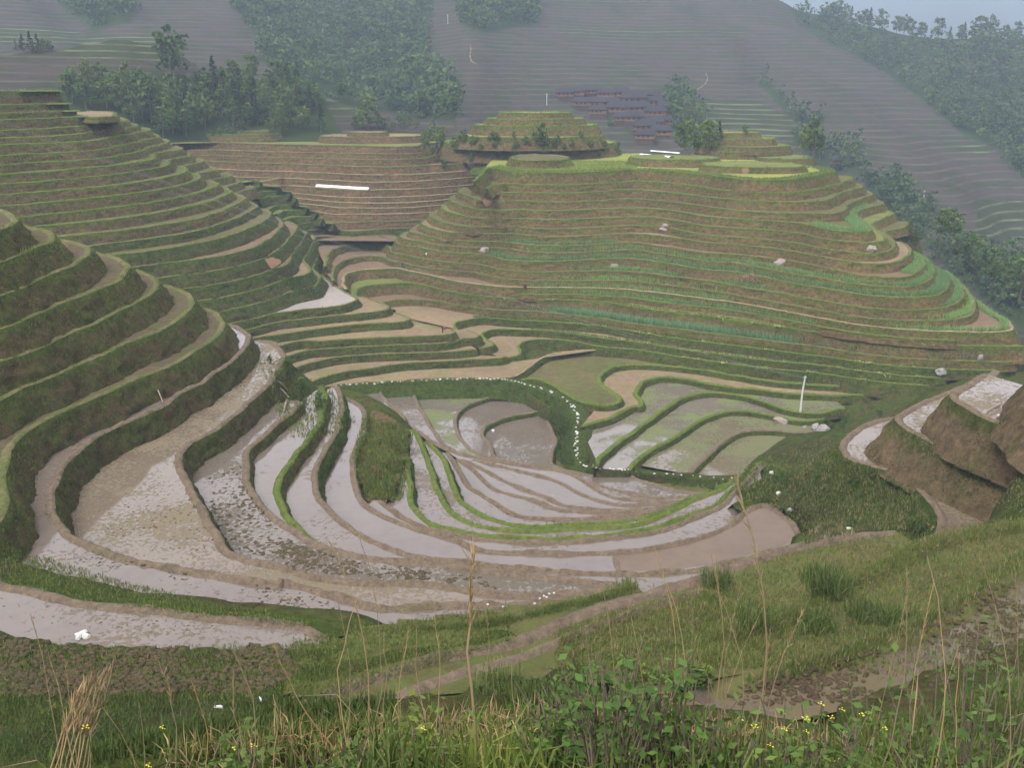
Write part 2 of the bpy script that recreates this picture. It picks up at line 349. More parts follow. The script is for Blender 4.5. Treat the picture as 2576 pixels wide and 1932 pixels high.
def terrace(root, lip, h, back=None, drop=1.7, tread='stubble', riser='riser_main', bund='bund_grass', bw=.30, bh=.20,
            batter=.56, fringe='blade_fringe', fd=2.2, fh=.42, out=None, label=None, tufts=1.0, trim=True, ds=None, wob=.17, closed=False, ext=None, push=True, soft=False, pushref=None):
    """one level field: flat tread, low bund along its lip, battered earth bank below the lip, grass on the edge"""
    P = np.array([at_h(u, v, h)[:2] for u, v in px(lip)]) if isinstance(lip, str) else np.asarray(lip, float)
    r = float(np.median(np.hypot(P[:, 0], P[:, 1])))
    ds = ds or min(max(r * .0036, .22), .9)
    if closed: P = np.vstack([P, P[:1]])
    P = resample(P, ds)
    k = np.arange(len(P)) * ds
    nn = lip_normals(P)
    ph = rng.uniform(0, 100)
    w = np.array([n1(s * .22, ph) * 1.6 + n1(s * .9, ph + 9) * .7 for s in k]) * wob * max(1, r / 120)
    if closed: w *= np.minimum(1, np.minimum(k, k[::-1]) / 2.0)
    P = P + nn * w[:, None]
    pr = back if pushref is None else pushref
    if pr is not None and id(pr) in LIPN and push:
        Q, qn, qd = LIPN[id(pr)]
        for _ in range(2):
            D2 = ((P[:, None] - Q[None])**2).sum(2); j = D2.argmin(1); dd = np.sqrt(D2.min(1))
            sd = ((P - Q[j]) * qn[j]).sum(1); need = .5 * qd + .45
            mv = np.where((j > 2) & (j < len(Q) - 3) & (dd < 14), np.maximum(need - sd, 0), 0)
            w5 = np.convolve(np.pad(mv, 3, mode='edge'), np.ones(7) / 7, 'valid'); mv = np.maximum(mv, w5)
            P = P + qn[j] * mv[:, None]
        P = np.column_stack([np.convolve(np.pad(P[:, c], 2, mode='edge'), np.ones(5) / 5, 'valid') for c in (0, 1)])
    z = CAMZ - h
    if closed: poly = P[:-1]
    elif back is None: poly = P
    else:
        B = np.asarray(back, float)
        if trim == 'tail': B = B[int(np.argmin(np.linalg.norm(B - P[0], axis=1))):][::-1]
        elif trim: B = sub_lip(B, P[-1], P[0])
        elif np.linalg.norm(B[0] - P[-1]) + np.linalg.norm(B[-1] - P[0]) > np.linalg.norm(B[-1] - P[-1]) + np.linalg.norm(B[0] - P[0]): B = B[::-1]
        poly = np.vstack([P, B])
    sgn = out if out is not None else (1 if signed_area(poly) > 0 else -1)
    V, F = fill_polygon(poly if ext is None else np.vstack([P, ext]), z)
    o = mesh_obj('terrace', V, F, M[tread], root)
    if label: o['label'] = label
    n2 = lip_normals(P) * sgn
    m = len(P)
    hv = np.array([1 + .7 * n1(s * .35, ph + 31) + .45 * n1(s * 1.3, ph + 47) for s in k])
    tap = np.ones(m) if closed else np.clip(np.minimum(k, k[::-1]) / 2.2, .02, 1); hv = hv * tap
    # bund
    prof = [(-bw - .3, -.04, 0), (-bw, .75 * bh, 0), (-bw * .45, bh, 0), (.0, .8 * bh, 0), (.14, .25 * bh, 0)]
    rows = []
    for dn, dz, _ in prof:
        j = np.array([n1(s * 1.1, ph + dn * 7, 3) for s in k]) * .07
        rows.append(np.column_stack([P + n2 * (dn + j)[:, None], z + (dz * hv if dz > 0 else np.full(m, dz))]))
    K = len(rows); V = np.vstack(rows); i = np.arange(m - 1)
    F = np.vstack([np.column_stack([q * m + i, q * m + i + 1, (q + 1) * m + i + 1, (q + 1) * m + i]) for q in range(K - 1)])
    if sgn > 0: F = F[:, ::-1]
    mesh_obj('bund', V, F, M[bund], o, smooth=True)
    # bank
    D = drop + .45; nk = 7; rows = [rows[-1]]; ts = [np.zeros(m)]
    for q in range(1, nk + 1):
        s_ = D * q / nk
        j = np.array([n1(s * .45, q * 1.2, ph) * .34 + n1(s * 1.4, q * 1.7, ph) * .24 + n1(s * 3.1, q * 2.9, ph) * .12 for s in k]) * min(1, drop / 1.6) * (.35 + .65 * min(1, q / 2))
        rows.append(np.column_stack([P + n2 * (.14 + batter * s_ + j)[:, None], np.full(m, z + .25 * bh - s_)])); ts.append(np.full(m, q / nk))
    K = len(rows); V = np.vstack(rows)
    F = np.vstack([np.column_stack([q * m + i, q * m + i + 1, (q + 1) * m + i + 1, (q + 1) * m + i]) for q in range(K - 1)])
    if sgn > 0: F = F[:, ::-1]
    if closed: FF = F
    else:
        e0, e1 = len(V), len(V) + 1; V = np.vstack([V, [[*(P[0] - n2[0] * .8), z - D], [*(P[-1] - n2[-1] * .8), z - D]]]); ts.append(np.array([.5, .5]))
        FF = F.tolist() + [[q * m for q in range(K)] + [e0], [q * m + m - 1 for q in range(K)][::-1] + [e1]]
    mesh_obj('bank', V, FF, M[riser], o, attrs={'t': np.concatenate(ts)}, smooth=True)
    # grass hanging along the edge and tufts on the bank
    if fringe and fd > 0:
        L = ds * m; N = int(L * fd * 4)
        q = rng.uniform(0, m - 1.001, N); qi = q.astype(int); qf = (q - qi)[:, None]
        dens = np.array([n1(x * ds * .12, ph, 55) for x in qi]); keep = rng.uniform(-.45, .45, N) < dens + .12; q, qi, qf = q[keep], qi[keep], qf[keep]; N = len(q)
        base = (P[qi] * (1 - qf) + P[qi + 1] * qf); nb = n2[qi]
        off = rng.normal(.02, .16, N); base = base + nb * off[:, None]
        zb = z + .75 * bh - np.maximum(off, 0) * 1.6
        base = np.column_stack([base, zb])
        ang = np.arctan2(nb[:, 1], nb[:, 0]) + rng.normal(0, .7, N)
        clump = np.array([.75 + 1.1 * n1(x * ds * .55, ph, 71) + .6 * n1(x * ds * 1.7, ph, 73) for x in qi])
        hh = fh * rng.uniform(.5, 1.35, N) * np.clip(clump, .25, 1.9); ww = np.maximum(.05, r * .00055) * rng.uniform(.6, 1.3, N)
        V1, F1, v1 = blades(base, hh, ww, .5, 1, ang)
        N2 = int(L * max(fd, 1.2) * 3.4 * tufts * max(drop, .3) / 1.6)
        if N2 > 3:
            q = rng.uniform(0, m - 1.001, N2).astype(int); s_ = rng.uniform(.1, 1, N2)**1.2 * drop
            b2 = np.column_stack([P[q] + n2[q] * (.12 + batter * s_)[:, None], z - s_])
            ang = np.arctan2(n2[q][:, 1], n2[q][:, 0]) + rng.normal(0, .6, N2)
            V2, F2, v2 = blades(b2, fh * rng.uniform(.45, 1.1, N2), ww.mean() * rng.uniform(.9, 2.0, N2) if len(ww) else .08, .7, 1, ang)
            V1 = np.vstack([V1, V2]); F1 = np.vstack([F1, F2 + len(v1)]); v1 = np.concatenate([v1, np.clip(v2 * .6, 0, 1)])
        g = mesh_obj('grass', V1, F1, M[fringe], o, attrs={'v': v1}); g['kind'] = 'stuff'
    TERR.append((P, h, n2, r, poly)); LIPN[id(P)] = (P, n2, drop); TOBJ[id(P)] = o
    if soft: SOFT[id(P)] = resample(np.vstack([poly[len(P) - 1:], poly[:1]]), .5)
    o['h'] = h
    return P
def in_poly(G, poly):
    lo, hi = poly.min(0), poly.max(0)
    m = np.where((G >= lo).all(1) & (G <= hi).all(1))[0]
    if not len(m): return m
    x, y = G[m, 0], G[m, 1]; c = np.zeros(len(m), bool)
    px_, py_ = poly[:, 0], poly[:, 1]; qx, qy = np.roll(px_, -1), np.roll(py_, -1)
    for a, b, e, f in zip(px_, py_, qx, qy):
        if b == f: continue
        c ^= ((b > y) != (f > y)) & (x < (e - a) * (y - b) / (f - b) + a)
    return m[c]
def patch(root, name, pts, mat, grid=1.2, rough=.35, hole=None):
    """uneven ground through given (pixel, depth) points"""
    W = np.array([at_h(*px(p)[0], hh) for p, hh in pts])
    return ground_from_points(root, name, W, mat, grid, rough, hole)
def ground_from_points(root, name, W, mat, grid, rough, hole=None):
    x0, y0 = W[:, :2].min(0); x1, y1 = W[:, :2].max(0)
    nx, ny = max(2, int((x1 - x0) / grid)), max(2, int((y1 - y0) / grid))
    gx, gy = np.meshgrid(np.linspace(x0, x1, nx), np.linspace(y0, y1, ny)); G = np.column_stack([gx.ravel(), gy.ravel()])
    # keep the grid inside the hull of the points
    tri = geometry.delaunay_2d_cdt([Vector(p) for p in W[:, :2]], [], [], 0, 1e-4)
    V2, T = tri[0], tri[2]
    d2 = ((G[:, None] - W[None, :, :2])**2).sum(2) + .3
    wgt = 1 / d2**1.8; z = (wgt * W[None, :, 2]).sum(1) / wgt.sum(1)
    inside = np.zeros(len(G), bool)
    for t in T:
        a, b, c = (np.array(V2[k]) for k in t)
        den = (b[1] - c[1]) * (a[0] - c[0]) + (c[0] - b[0]) * (a[1] - c[1])
        if abs(den) < 1e-6: continue
        l1 = ((b[1] - c[1]) * (G[:, 0] - c[0]) + (c[0] - b[0]) * (G[:, 1] - c[1])) / den
        l2 = ((c[1] - a[1]) * (G[:, 0] - c[0]) + (a[0] - c[0]) * (G[:, 1] - c[1])) / den
        ins = (l1 >= -.02) & (l2 >= -.02) & (l1 + l2 <= 1.02)
        inside |= ins
    if hole is not None: inside[in_poly(G, hole)] = False
    z = z + np.array([n1(p[0] * .35, p[1] * .35) * rough + n1(p[0] * 1.1, p[1] * 1.1, 5) * rough * .5 for p in G])
    idx = np.arange(nx * ny).reshape(ny, nx)
    F = np.column_stack([idx[:-1, :-1].ravel(), idx[:-1, 1:].ravel(), idx[1:, 1:].ravel(), idx[1:, :-1].ravel()])
    F = F[inside[F].all(1)]
    V = np.column_stack([G, z])
    used = np.unique(F); mp = np.full(len(V), -1); mp[used] = np.arange(len(used))
    return mesh_obj(name, V[used], mp[F], mat, root, smooth=True, attrs={'t': np.full(len(used), .4)})
# ------------------------------------------------------------------ the terraced slopes, traced lip by lip
def slope_root(name, label):
    return tag(empty(name), label, None, None, 'structure')
# --- spur beyond the near hill, with its second shoulder behind
left = slope_root('terraced_hill', 'long brown terraced spur with green grassy lips above the pale pond')
LS = {
 'A': 'A:-250,78 0,65 120,62 230,68 300,90 345,118 368,150 350,128 300,60',
 'B': 'A:-250,205 0,195 200,195 360,195 425,206 462,216 445,192 380,170',
 'C': 'A:-250,272 0,262 200,255 400,245 500,245 560,255 560,236 480,218',
 'D': 'A:-250,322 0,312 200,305 420,298 560,290 620,287 605,270 520,255',
 'E': 'A:-250,418 0,407 200,398 400,388 600,375 700,368 745,368 745,350 680,338',
 'F': 'A:-250,480 0,465 250,458 480,448 680,425 800,405 842,406 838,382 780,366',
 'G': 'A:-250,535 0,522 200,512 400,505 600,497 750,485 880,460 925,456 918,430 860,416',
 'H': 'A:-250,620 0,607 180,592 400,575 600,562 800,548 950,525 1025,510 1036,488 980,470',
 'I': 'A:-250,700 0,685 200,667 430,650 650,635 850,612 1020,590 1130,566 1146,546 1110,528 1040,525',
 'J': 'A:-250,768 0,752 250,740 500,720 750,697 950,678 1100,655 1200,638 1228,618 1200,592 1150,582',
 'K': 'A:-250,848 0,832 250,818 500,795 750,772 1000,742 1200,710 1320,688 1350,668 1320,640 1240,628',
 'L': 'A:-250,934 0,918 250,898 500,878 750,858 1000,830 1200,800 1370,768 1468,738 1482,710 1440,692 1370,685',
 'M': 'A:-250,1034 0,1010 250,990 500,965 750,940 1000,912 1250,878 1450,835 1560,800 1596,775 1570,750 1500,740',
 'N': 'A:-250,1136 0,1115 130,1103 400,1070 700,1040 1000,1005 1250,970 1500,915 1660,875 1722,843 1715,818 1660,800',
 'O': 'A:-250,1236 0,1205 250,1175 500,1150 750,1130 1000,1100 1250,1060 1500,1010 1700,960 1800,915 1832,888 1800,865 1750,852',
 'P': 'A:-250,1318 100,1290 450,1253 700,1230 1000,1195 1250,1160 1500,1120 1700,1065 1850,1005 1930,960 1948,938 1910,915 1860,908',
 'Q': 'A:-150,1420 200,1382 710,1325 900,1300 1200,1265 1450,1230 1700,1165 1900,1090 2000,1040 2042,1008 2020,985 1960,968',
 'R': 'A:0,1500 600,1430 900,1397 1150,1370 1450,1325 1700,1275 1900,1215 2050,1150 2130,1100 2152,1068 2130,1040 2080,1022',
 'S': 'B:-300,1110 0,1057 170,1045 350,1020 500,990 650,950 760,890 830,830 862,785 850,752 800,725 760,712',
 'T': 'B:-200,1185 100,1125 300,1095 500,1060 700,1020 830,960 900,890 950,830 962,800 935,780 880,762',
 'U': 'B:-100,1245 110,1203 300,1165 500,1140 700,1115 870,1075 920,1020 925,970 960,915 1010,870 1026,845 1000,828 960,812',
 'V': 'B:0,1312 240,1270 450,1235 650,1205 850,1170 1000,1140 1050,1120 1020,1060 990,1000 1010,950 1060,900 1092,880 1060,858',
 'W': 'B:100,1368 320,1335 500,1310 700,1290 900,1255 1080,1220 1122,1150 1080,1100 1060,1050 1080,1000 1130,950 1152,915 1110,888',
}
REFY = {'A': 70, 'B': 195, 'C': 262, 'D': 312, 'E': 407, 'F': 465, 'G': 522, 'H': 607, 'I': 685, 'J': 752, 'K': 832, 'L': 918, 'M': 1010,
        'N': 1115, 'O': 1205, 'P': 1298, 'Q': 1400, 'R': 1485}
HL = {}
for k_ in LS:
    if k_ in REFY: HL[k_] = h_profile(200 + REFY[k_] / 3.16, 200.0, 28.6, .56, 0)
HL['A'] = -.3
for q_, k_ in enumerate('STUVW'): HL[k_] = HL['R'] + (44.5 - HL['R']) * (q_ + 1) / 6
names = list(LS)
tread_of = {'S': 'soil', 'T': 'soil', 'U': 'soil', 'V': 'stubble', 'W': 'water_ochre'}
LEFT_LIP = {}
E_xy = resample(np.array([at_h(u, v, HL['E'])[:2] for u, v in px(LS['E'])]), 1.5); E_n = lip_normals(E_xy)
for k_, off_, y_ in (('D', 3.4, 312), ('C', 6.4, 262), ('B', 9.5, 200), ('A', 14.5, 92)):
    LS[k_] = E_xy - E_n * off_
    c_ = LS[k_][len(E_xy) // 3]; HL[k_] = math.hypot(*c_) * tan_dep(60, 200 + y_ / 3.16)
prev = LS['A'] - E_n * 9
for q_, k_ in enumerate(names):
    nx_h = HL[names[q_ + 1]] if q_ + 1 < len(names) else 44.5
    LEFT_LIP[k_] = prev = terrace(left, LS[k_], HL[k_], prev, nx_h - HL[k_], tread_of.get(k_, 'stubble_green'), 'riser_left' if k_ < 'Q' else 'riser_stack',
            'bund_green' if k_ < 'P' else 'bund_grass', fd=2.6 if k_ < 'Q' else 1.6, fringe='blade_fringe', out=1 if k_ in 'ABCD' else None, push=k_ > 'E', batter=.62)
POND_H = 44.5
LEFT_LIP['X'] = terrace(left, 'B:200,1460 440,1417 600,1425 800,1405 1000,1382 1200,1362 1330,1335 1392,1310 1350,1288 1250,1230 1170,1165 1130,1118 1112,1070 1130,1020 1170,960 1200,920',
            POND_H, prev, 1.7, 'water_sky_tint', 'riser_stack', 'bund_grass', fd=1.5)
shoulder = slope_root('terraced_hill', 'second brown terraced shoulder stepping down behind the grassy spur')
SH = {
 'D': 'A:300,300 600,292 750,300 890,292 908,278 880,258 700,250',
 'E': 'A:560,370 700,358 880,345 990,335 1008,320 960,302',
 'F': 'A:700,412 860,395 980,385 1065,375 1082,360 1030,344',
 'G': 'A:760,462 900,440 1050,422 1165,410 1182,395 1130,382',
 'H': 'A:880,508 1020,485 1150,468 1240,460 1262,448 1210,430',
 'I': 'A:1000,568 1140,540 1250,515 1320,500 1338,486 1290,470',
 'J': 'A:1080,618 1220,590 1330,570 1420,558 1442,543 1390,525',
 'K': 'A:1190,668 1340,640 1430,620 1500,612 1522,598 1470,580',
 'L': 'A:1320,728 1450,695 1530,672 1595,655 1610,638 1560,625',
 'M': 'A:1400,784 1520,757 1620,735 1695,725 1714,708 1660,688',
 'N': 'A:1530,838 1660,805 1750,780 1815,772 1834,758 1780,738',
 'O': 'A:1650,892 1780,860 1850,835 1900,822 1914,810 1860,798',
 'P': 'A:1750,942 1870,912 1950,880 2005,868 2020,853 1970,842',
}
prev = np.array([at_r(*p, 320)[:2] for p in px('A:300,255 650,245 900,248')])
kk = list(SH)
for q_, k_ in enumerate(kk):
    nh = HL[kk[q_ + 1]] if q_ + 1 < len(kk) else HL['Q']
    prev = terrace(shoulder, SH[k_], HL[k_], prev, .9 if k_ == 'D' else nh - HL[k_] + .4, 'stubble' if k_ == 'D' else 'stubble_green', 'riser_left', 'bund_grass', fd=1.8)
# --- slope at the head of the valley
head = slope_root('terraced_hill', 'reddish brown terraced slope at the head of the valley with a plastic sheet')
BS = [
 'B:150,214 300,216 500,220 800,228 1100,235 1400,240 1650,246 1780,240 1840,222',
 'B:180,270 400,270 700,280 1000,285 1300,292 1600,295 1800,288 1900,262',
 'B:180,300 500,305 800,318 1100,325 1400,335 1650,337 1850,322 1960,296',
 'B:250,345 550,348 800,362 1100,372 1400,385 1600,388 1850,375 2150,362',
 'B:330,395 600,405 900,418 1200,430 1450,440 1700,440 2000,425 2260,405',
 'B:420,440 700,445 900,460 1200,480 1500,492 1800,480 2000,465 2260,450',
 'B:520,480 700,492 900,508 1100,530 1300,545 1470,548 1700,535 1900,520 2200,500',
 'B:580,520 800,535 950,560 1150,590 1400,600 1600,595 1850,580 2130,562',
 'B:650,560 900,572 1050,602 1250,632 1500,640 1750,635 2080,608',
 'B:700,640 800,632 950,622 1100,640 1250,672 1450,668 1700,655 2040,622',
 'B:800,720 860,703 1000,690 1100,695 1200,715 1400,715 1650,700 1970,672',
 'B:880,765 930,745 1080,737 1200,770 1400,770 1600,750 1900,732',
 'B:980,840 1060,826 1150,815 1270,820 1310,833 1500,825 1800,795',
 'B:1090,905 1150,886 1250,875 1450,862 1610,862 1662,882 1650,905',
]
HB = [h_profile(280 + y / 2.765, 326., 17.0, .62, 834) for y in (235, 286, 327, 373, 430, 481, 537, 594, 630, 666, 712, 766, 822, 866)]
prev = np.array([at_r(*p, 350)[:2] for p in px('B:-100,195 1000,190 2200,200')])
for q_, s_ in enumerate(BS):
    hb = HB[q_]; nh = HB[q_ + 1] if q_ < 13 else hb + 1.8
    prev = terrace(head, s_, hb, prev, nh - hb, 'field_grass' if q_ in (0,) else ('soil' if q_ > 4 else 'stubble'), 'riser_back' if q_ < 12 else 'riser_stack',
                   'bund_grass' if q_ < 4 or q_ > 10 else 'bund_dry', fd=1.3 if q_ < 4 else .8)
HEAD_LAST = prev
# --- the big hill facing the camera
big = slope_root('terraced_hill', 'big rounded hill ringed with brown terraces and rows of pale green crops')
LM = [
 'C:540,290 590,240 640,200 700,205 800,225 1000,232 1200,230 1400,225 1600,212 1800,215 2000,230 2145,245;D:200,410 400,420 560,418 700,400 830,376 884,366 860,345 760,330',
 'C:440,345 500,310 560,312 650,322 790,305 900,308 1100,312 1300,312 1450,305 1650,288 1800,295 2000,315 2145,335;D:150,485 400,500 600,503 750,490 850,465 950,435 1004,422 1000,402 900,392',
 'C:430,355 490,342 560,350 700,372 850,368 1000,375 1200,375 1400,365 1620,350 1800,362 2000,382 2145,400;D:150,550 400,565 600,575 780,570 870,550 960,505 1060,480 1088,468 1060,450 980,445',
 'C:480,335 432,350 424,368 450,390 540,415 700,432 850,428 1000,438 1200,437 1400,427 1620,415 1800,425 2000,447 2145,467;D:200,630 450,650 700,655 900,655 962,630 982,596 1060,560 1142,530 1152,513 1100,498',
 'C:430,385 378,398 368,418 420,450 520,478 700,500 850,490 1000,500 1200,495 1400,485 1600,480 1800,483 2000,510 2145,538;D:200,690 450,705 650,722 800,755 950,780 1100,787 1150,768 1110,720 1040,660 1060,636 1150,606 1215,592 1228,578 1180,562',
 'C:380,440 318,456 316,482 400,520 550,545 700,550 850,548 1000,558 1200,557 1400,550 1600,542 1800,545 2000,575 2145,602;D:200,757 450,772 650,788 850,810 1050,850 1180,857 1242,835 1205,780 1150,740 1162,718 1230,690 1290,665 1312,648 1260,630',
 'C:300,490 238,510 228,532 280,565 400,595 550,612 650,600 760,585 850,610 1000,625 1200,622 1400,612 1600,602 1800,605 2000,635 2145,665;D:200,820 450,840 650,862 800,885 1050,930 1200,932 1292,905 1312,860 1272,810 1242,785 1330,762 1410,740 1424,724 1370,708',
 'C:230,555 172,568 190,605 280,632 380,648 500,640 620,635 760,640 850,660 1000,675 1200,678 1400,665 1600,655 1800,670 2000,697 2145,717;D:200,872 400,890 700,932 900,975 1050,998 1200,1008 1335,990 1405,950 1424,910 1400,878 1340,848',
 'C:150,592 96,622 108,650 230,662 400,680 600,692 800,720 1000,740 1200,742 1450,727 1650,715 1800,740 2000,770 2145,792;D:200,940 450,965 600,985 800,1030 1000,1070 1150,1095 1300,1102 1432,1085 1504,1040 1522,1000 1500,955 1440,925',
 'C:60,640 18,672 50,698 200,704 350,718 600,732 800,765 1000,790 1200,792 1450,778 1650,768 1800,792 2000,825 2145,848;D:200,1000 400,1035 600,1075 800,1105 1000,1140 1200,1160 1400,1165 1512,1140 1574,1080 1584,1030 1550,985 1480,948',
 'C:20,670 0,698 60,722 200,750 400,790 600,802 750,838 900,850 1100,850 1300,840 1500,828 1650,832 1800,852 2000,885 2145,908;D:200,1060 400,1095 600,1140 850,1180 1050,1215 1250,1235 1450,1240 1602,1225 1674,1170 1694,1120 1660,1072 1590,1035',
 'B:1165,1080 1170,1010 1220,955 1300,930 1450,920 1560,925 1620,960 1750,1000 1820,1020;C:300,815 450,845 600,870 800,900 950,918 1200,920 1450,916 1650,924 1850,948 2000,965 2145,982;D:200,1155 400,1190 650,1220 850,1250 1050,1285 1250,1305 1450,1315 1622,1310 1742,1280 1794,1230 1794,1180 1744,1115 1670,1068',
 'B:1220,1180 1206,1140 1214,1105 1250,1060 1320,1030 1450,1005 1600,1015 1700,1045 1800,1070;C:240,858 400,890 600,930 800,960 1000,977 1250,985 1500,984 1700,994 1900,1018 2145,1050;D:200,1217 400,1247 650,1287 850,1318 1050,1352 1300,1390 1500,1400 1700,1395 1832,1370 1874,1320 1864,1260 1814,1185 1740,1120',
 'B:1310,1240 1286,1190 1292,1150 1320,1125 1390,1106 1550,1096 1700,1090;C:150,926 380,983 600,1015 750,1028 900,1032 1200,1034 1500,1040 1800,1068 2000,1092 2145,1112;D:200,1275 400,1310 650,1355 900,1400 1150,1440 1500,1472 1800,1480 2000,1485 2114,1470 2136,1440 2085,1395 1980,1335 1890,1262',
 'C:840,1046 1000,1058 1100,1070 1300,1085 1600,1104 1900,1142 2145,1170;D:300,1348 600,1392 900,1432 1200,1470 1500,1492 1700,1500',
 'B:1400,1295 1368,1270 1385,1240 1450,1215 1600,1200 1750,1195 1950,1225 2200,1260;C:600,1075 950,1112 1200,1122 1450,1132 1600,1160 1800,1190 2000,1215 2145,1230;D:200,1400 450,1435 700,1470 1000,1505 1300,1532 1550,1540 1750,1552 1950,1575 2240,1580',
 'B:1640,1380 1542,1346 1600,1320 1800,1310 2000,1325 2200,1348;C:800,1182 1100,1212 1400,1247 1700,1292 2000,1327 2145,1346;D:200,1510 450,1545 700,1575 1000,1600 1300,1615 1600,1620 1900,1618 2300,1606',
 '4:1112,688 1090,662 1110,640 1200,622 1260,612 1400,624 1700,640 2000,667 2212,700;5:250,688 500,718 800,755 1100,790 1500,822 1800,830 2100,826',
 '4:1225,802 1310,796 1336,770 1275,738 1276,702 1350,685 1560,690 1750,702 2000,740 2212,765;5:300,752 600,792 850,820 1250,850 1500,870 1750,880',
 '4:1380,866 1476,852 1502,820 1486,786 1560,752 1700,748 1850,765 1960,790 2212,810;5:400,800 750,852 1200,886 1500,904 1950,912',
]
HM = [h_profile(v, 270., 21.06, .59, 1470) for v in (350 + np.array([222, 312, 370, 434, 491, 554, 618, 672, 735, 785, 835, 918, 985, 1036, 1086, 1128, 1232, 1290, 1352, 1410]) / 2.765)]
top_back = np.array([at_h(*p, HM[0])[:2] for p in px('D:300,250 0,240;C:1900,150 1700,95 1500,100 1200,100 1000,80 800,75 650,150')])
treads = ['field_bright', 'stubble_green', 'stubble_green', 'stubble_green', 'stubble_green', 'field_grass', 'stubble_green', 'stubble', 'soil', 'soil', 'soil', 'soil', 'soil', 'soil',
          'soil', 'field_grass', 'soil', 'stubble', 'stubble', 'stubble']
BIG_LIP = []
prev = top_back
for q_, s_ in enumerate(LM):
    nh = HM[q_ + 1] if q_ + 1 < len(LM) else HM[q_] + 2.4
    if q_ == 15: pv = BIG_LIP[13]
    else: pv = prev
    if q_ == 11: pv = np.vstack([HEAD_LAST, prev])
    if q_ == 13: nh = HM[15]
    lip_ = terrace(big, s_, HM[q_], pv, nh - HM[q_], treads[q_], 'riser_main' if q_ < 17 else 'riser_stack', 'bund_green' if q_ in (0, 1, 14, 15, 17, 18, 19) else ('bund_dry' if q_ in (13,) else 'bund_grass'),
                   fd=1.7 if q_ not in (0, 1, 15, 17) else 2.8, fringe='blade_fringe', trim=q_ not in (0, 11, 17), pushref=prev if q_ == 11 else None, out=1)
    BIG_LIP.append(lip_); prev = lip_
V_, F_ = fill_polygon(np.array([at_h(*p, HM[11])[:2] for p in px('B:1105,905 1250,868 1450,855 1610,858 1690,880 1760,990 1690,985 1620,955 1560,920 1450,915 1300,925 1215,952 1165,1010 1160,1080 1120,1000')]), CAMZ - HM[11] - .004)
mesh_obj('terrace', V_, F_, M['soil'], big)
steps = slope_root('terraced_hill', 'little flight of bright green steps between the grassy spur and the valley head')
prev = np.array([at_h(*p, HB[5])[:2] for p in px('B:520,440 700,448 880,462')])
for s_ in ('B:540,500 600,482 660,484 720,490', 'B:630,535 700,522 800,518 850,525', 'B:660,570 760,556 860,552 930,560', 'B:690,610 780,592 910,588 960,600', 'B:760,690 830,655 980,655 1040,668', 'B:815,715 900,690 1050,688 1100,700', 'B:870,755 960,735 1080,733 1150,745', 'B:930,800 1020,778 1150,768 1230,782'):
    y_ = np.mean([float(q.split(',')[1]) for q in s_[2:].split()]); hh = h_profile(280 + y_ / 2.765, 326., 17.0, .62, 720) - .35
    prev = terrace(steps, s_, hh, prev, 1.7, 'field_grass', 'riser_green', 'bund_green', fd=2.2, fringe='blade_green', push=False)
# --- stack of grassy banks between the pond and the stone path
stack = slope_root('terraced_hill', 'dark green stacked banks stepping down from the pond to the stone path')
TS = [
 ('B:380,1510 600,1487 900,1457 1200,1425 1450,1402 1575,1384 1602,1366 1560,1342 1450,1305 1400,1288', 46.0, 'stubble'),
 ('B:440,1610 700,1572 1000,1530 1300,1492 1500,1475 1690,1468 1748,1450 1720,1428 1630,1395', 47.4, 'stubble'),
 ('4:0,790 180,752 240,762 400,748 700,735 1000,722 1096,710 1080,690 980,668 860,640 760,610', 48.8, 'stubble'),
 ('4:-20,880 60,852 190,815 340,790 500,770 800,758 1100,745 1225,735 1240,715 1160,690', 50.2, 'stubble'),
 ('4:100,925 170,900 300,868 500,845 800,832 1000,828 1240,806', 51.6, 'stubble'),
 ('4:150,1035 250,992 400,950 600,922 800,893 1000,885 1200,872 1390,862 1420,850', 52.9, 'stubble'),
 ('4:250,1050 350,1030 600,1016 900,1000 1200,990 1330,990 1430,985 1520,947 1600,886 1700,839 1850,820 1990,810', 54.2, 'stubble'),
]
prev = LEFT_LIP['X']
for q_, (s_, h_, tr_) in enumerate(TS):
    nh = TS[q_ + 1][1] if q_ + 1 < len(TS) else 55.6
    prev = terrace(stack, s_, h_, prev, nh - h_, tr_, 'riser_stack', 'bund_grass' if q_ < 6 else 'bund_dry', fd=1.3, trim=q_ != 3)
STACK_LAST = prev
# --- paddies on the valley floor beyond the ditch
floor_ = slope_root('paddy_fields', 'winding green paddies with grassy banks on the valley floor by the pole')
WS = [
 ('4:1450,1010 1600,1000;4:1840,1128 1900,1150 2040,1160 2112,1138 2110,1100 2060,1060 1990,1010 2000,970 2080,925 2212,905;5:130,842 400,872 700,922 950,950 1400,962 1750,962', 55.3, 'stubble_green', None),
 ('4:1860,1295 1960,1268 2060,1238 2212,1160;5:22,1085 34,1050 12,1000 40,945 130,912 270,915 420,950 700,982 870,1002 1000,1010 1400,1010 1750,1006', 56.1, 'stubble', None),
 ('8:-5,470 20,440 60,390 150,322 280,222 400,142 480,102 600,82 720,92 850,122 960,165 1120,190 1300,160', 56.9, 'water_green', None),
 ('8:160,490 190,468 230,420 350,350 480,270 580,210 680,180 800,180 900,200 1050,228 1200,215', 57.6, 'water_green', None),
 ('8:480,505 500,488 560,430 640,352 740,292 850,278 1070,290 1200,285', 58.2, 'water_weedy', None),
]
prev = np.array([at_h(*p, 55.3)[:2] for p in px('4:1330,985 1430,970 1520,935 1600,870 1700,825 1850,805;5:0,770 400,790 1200,870 1900,890')])
flr = []
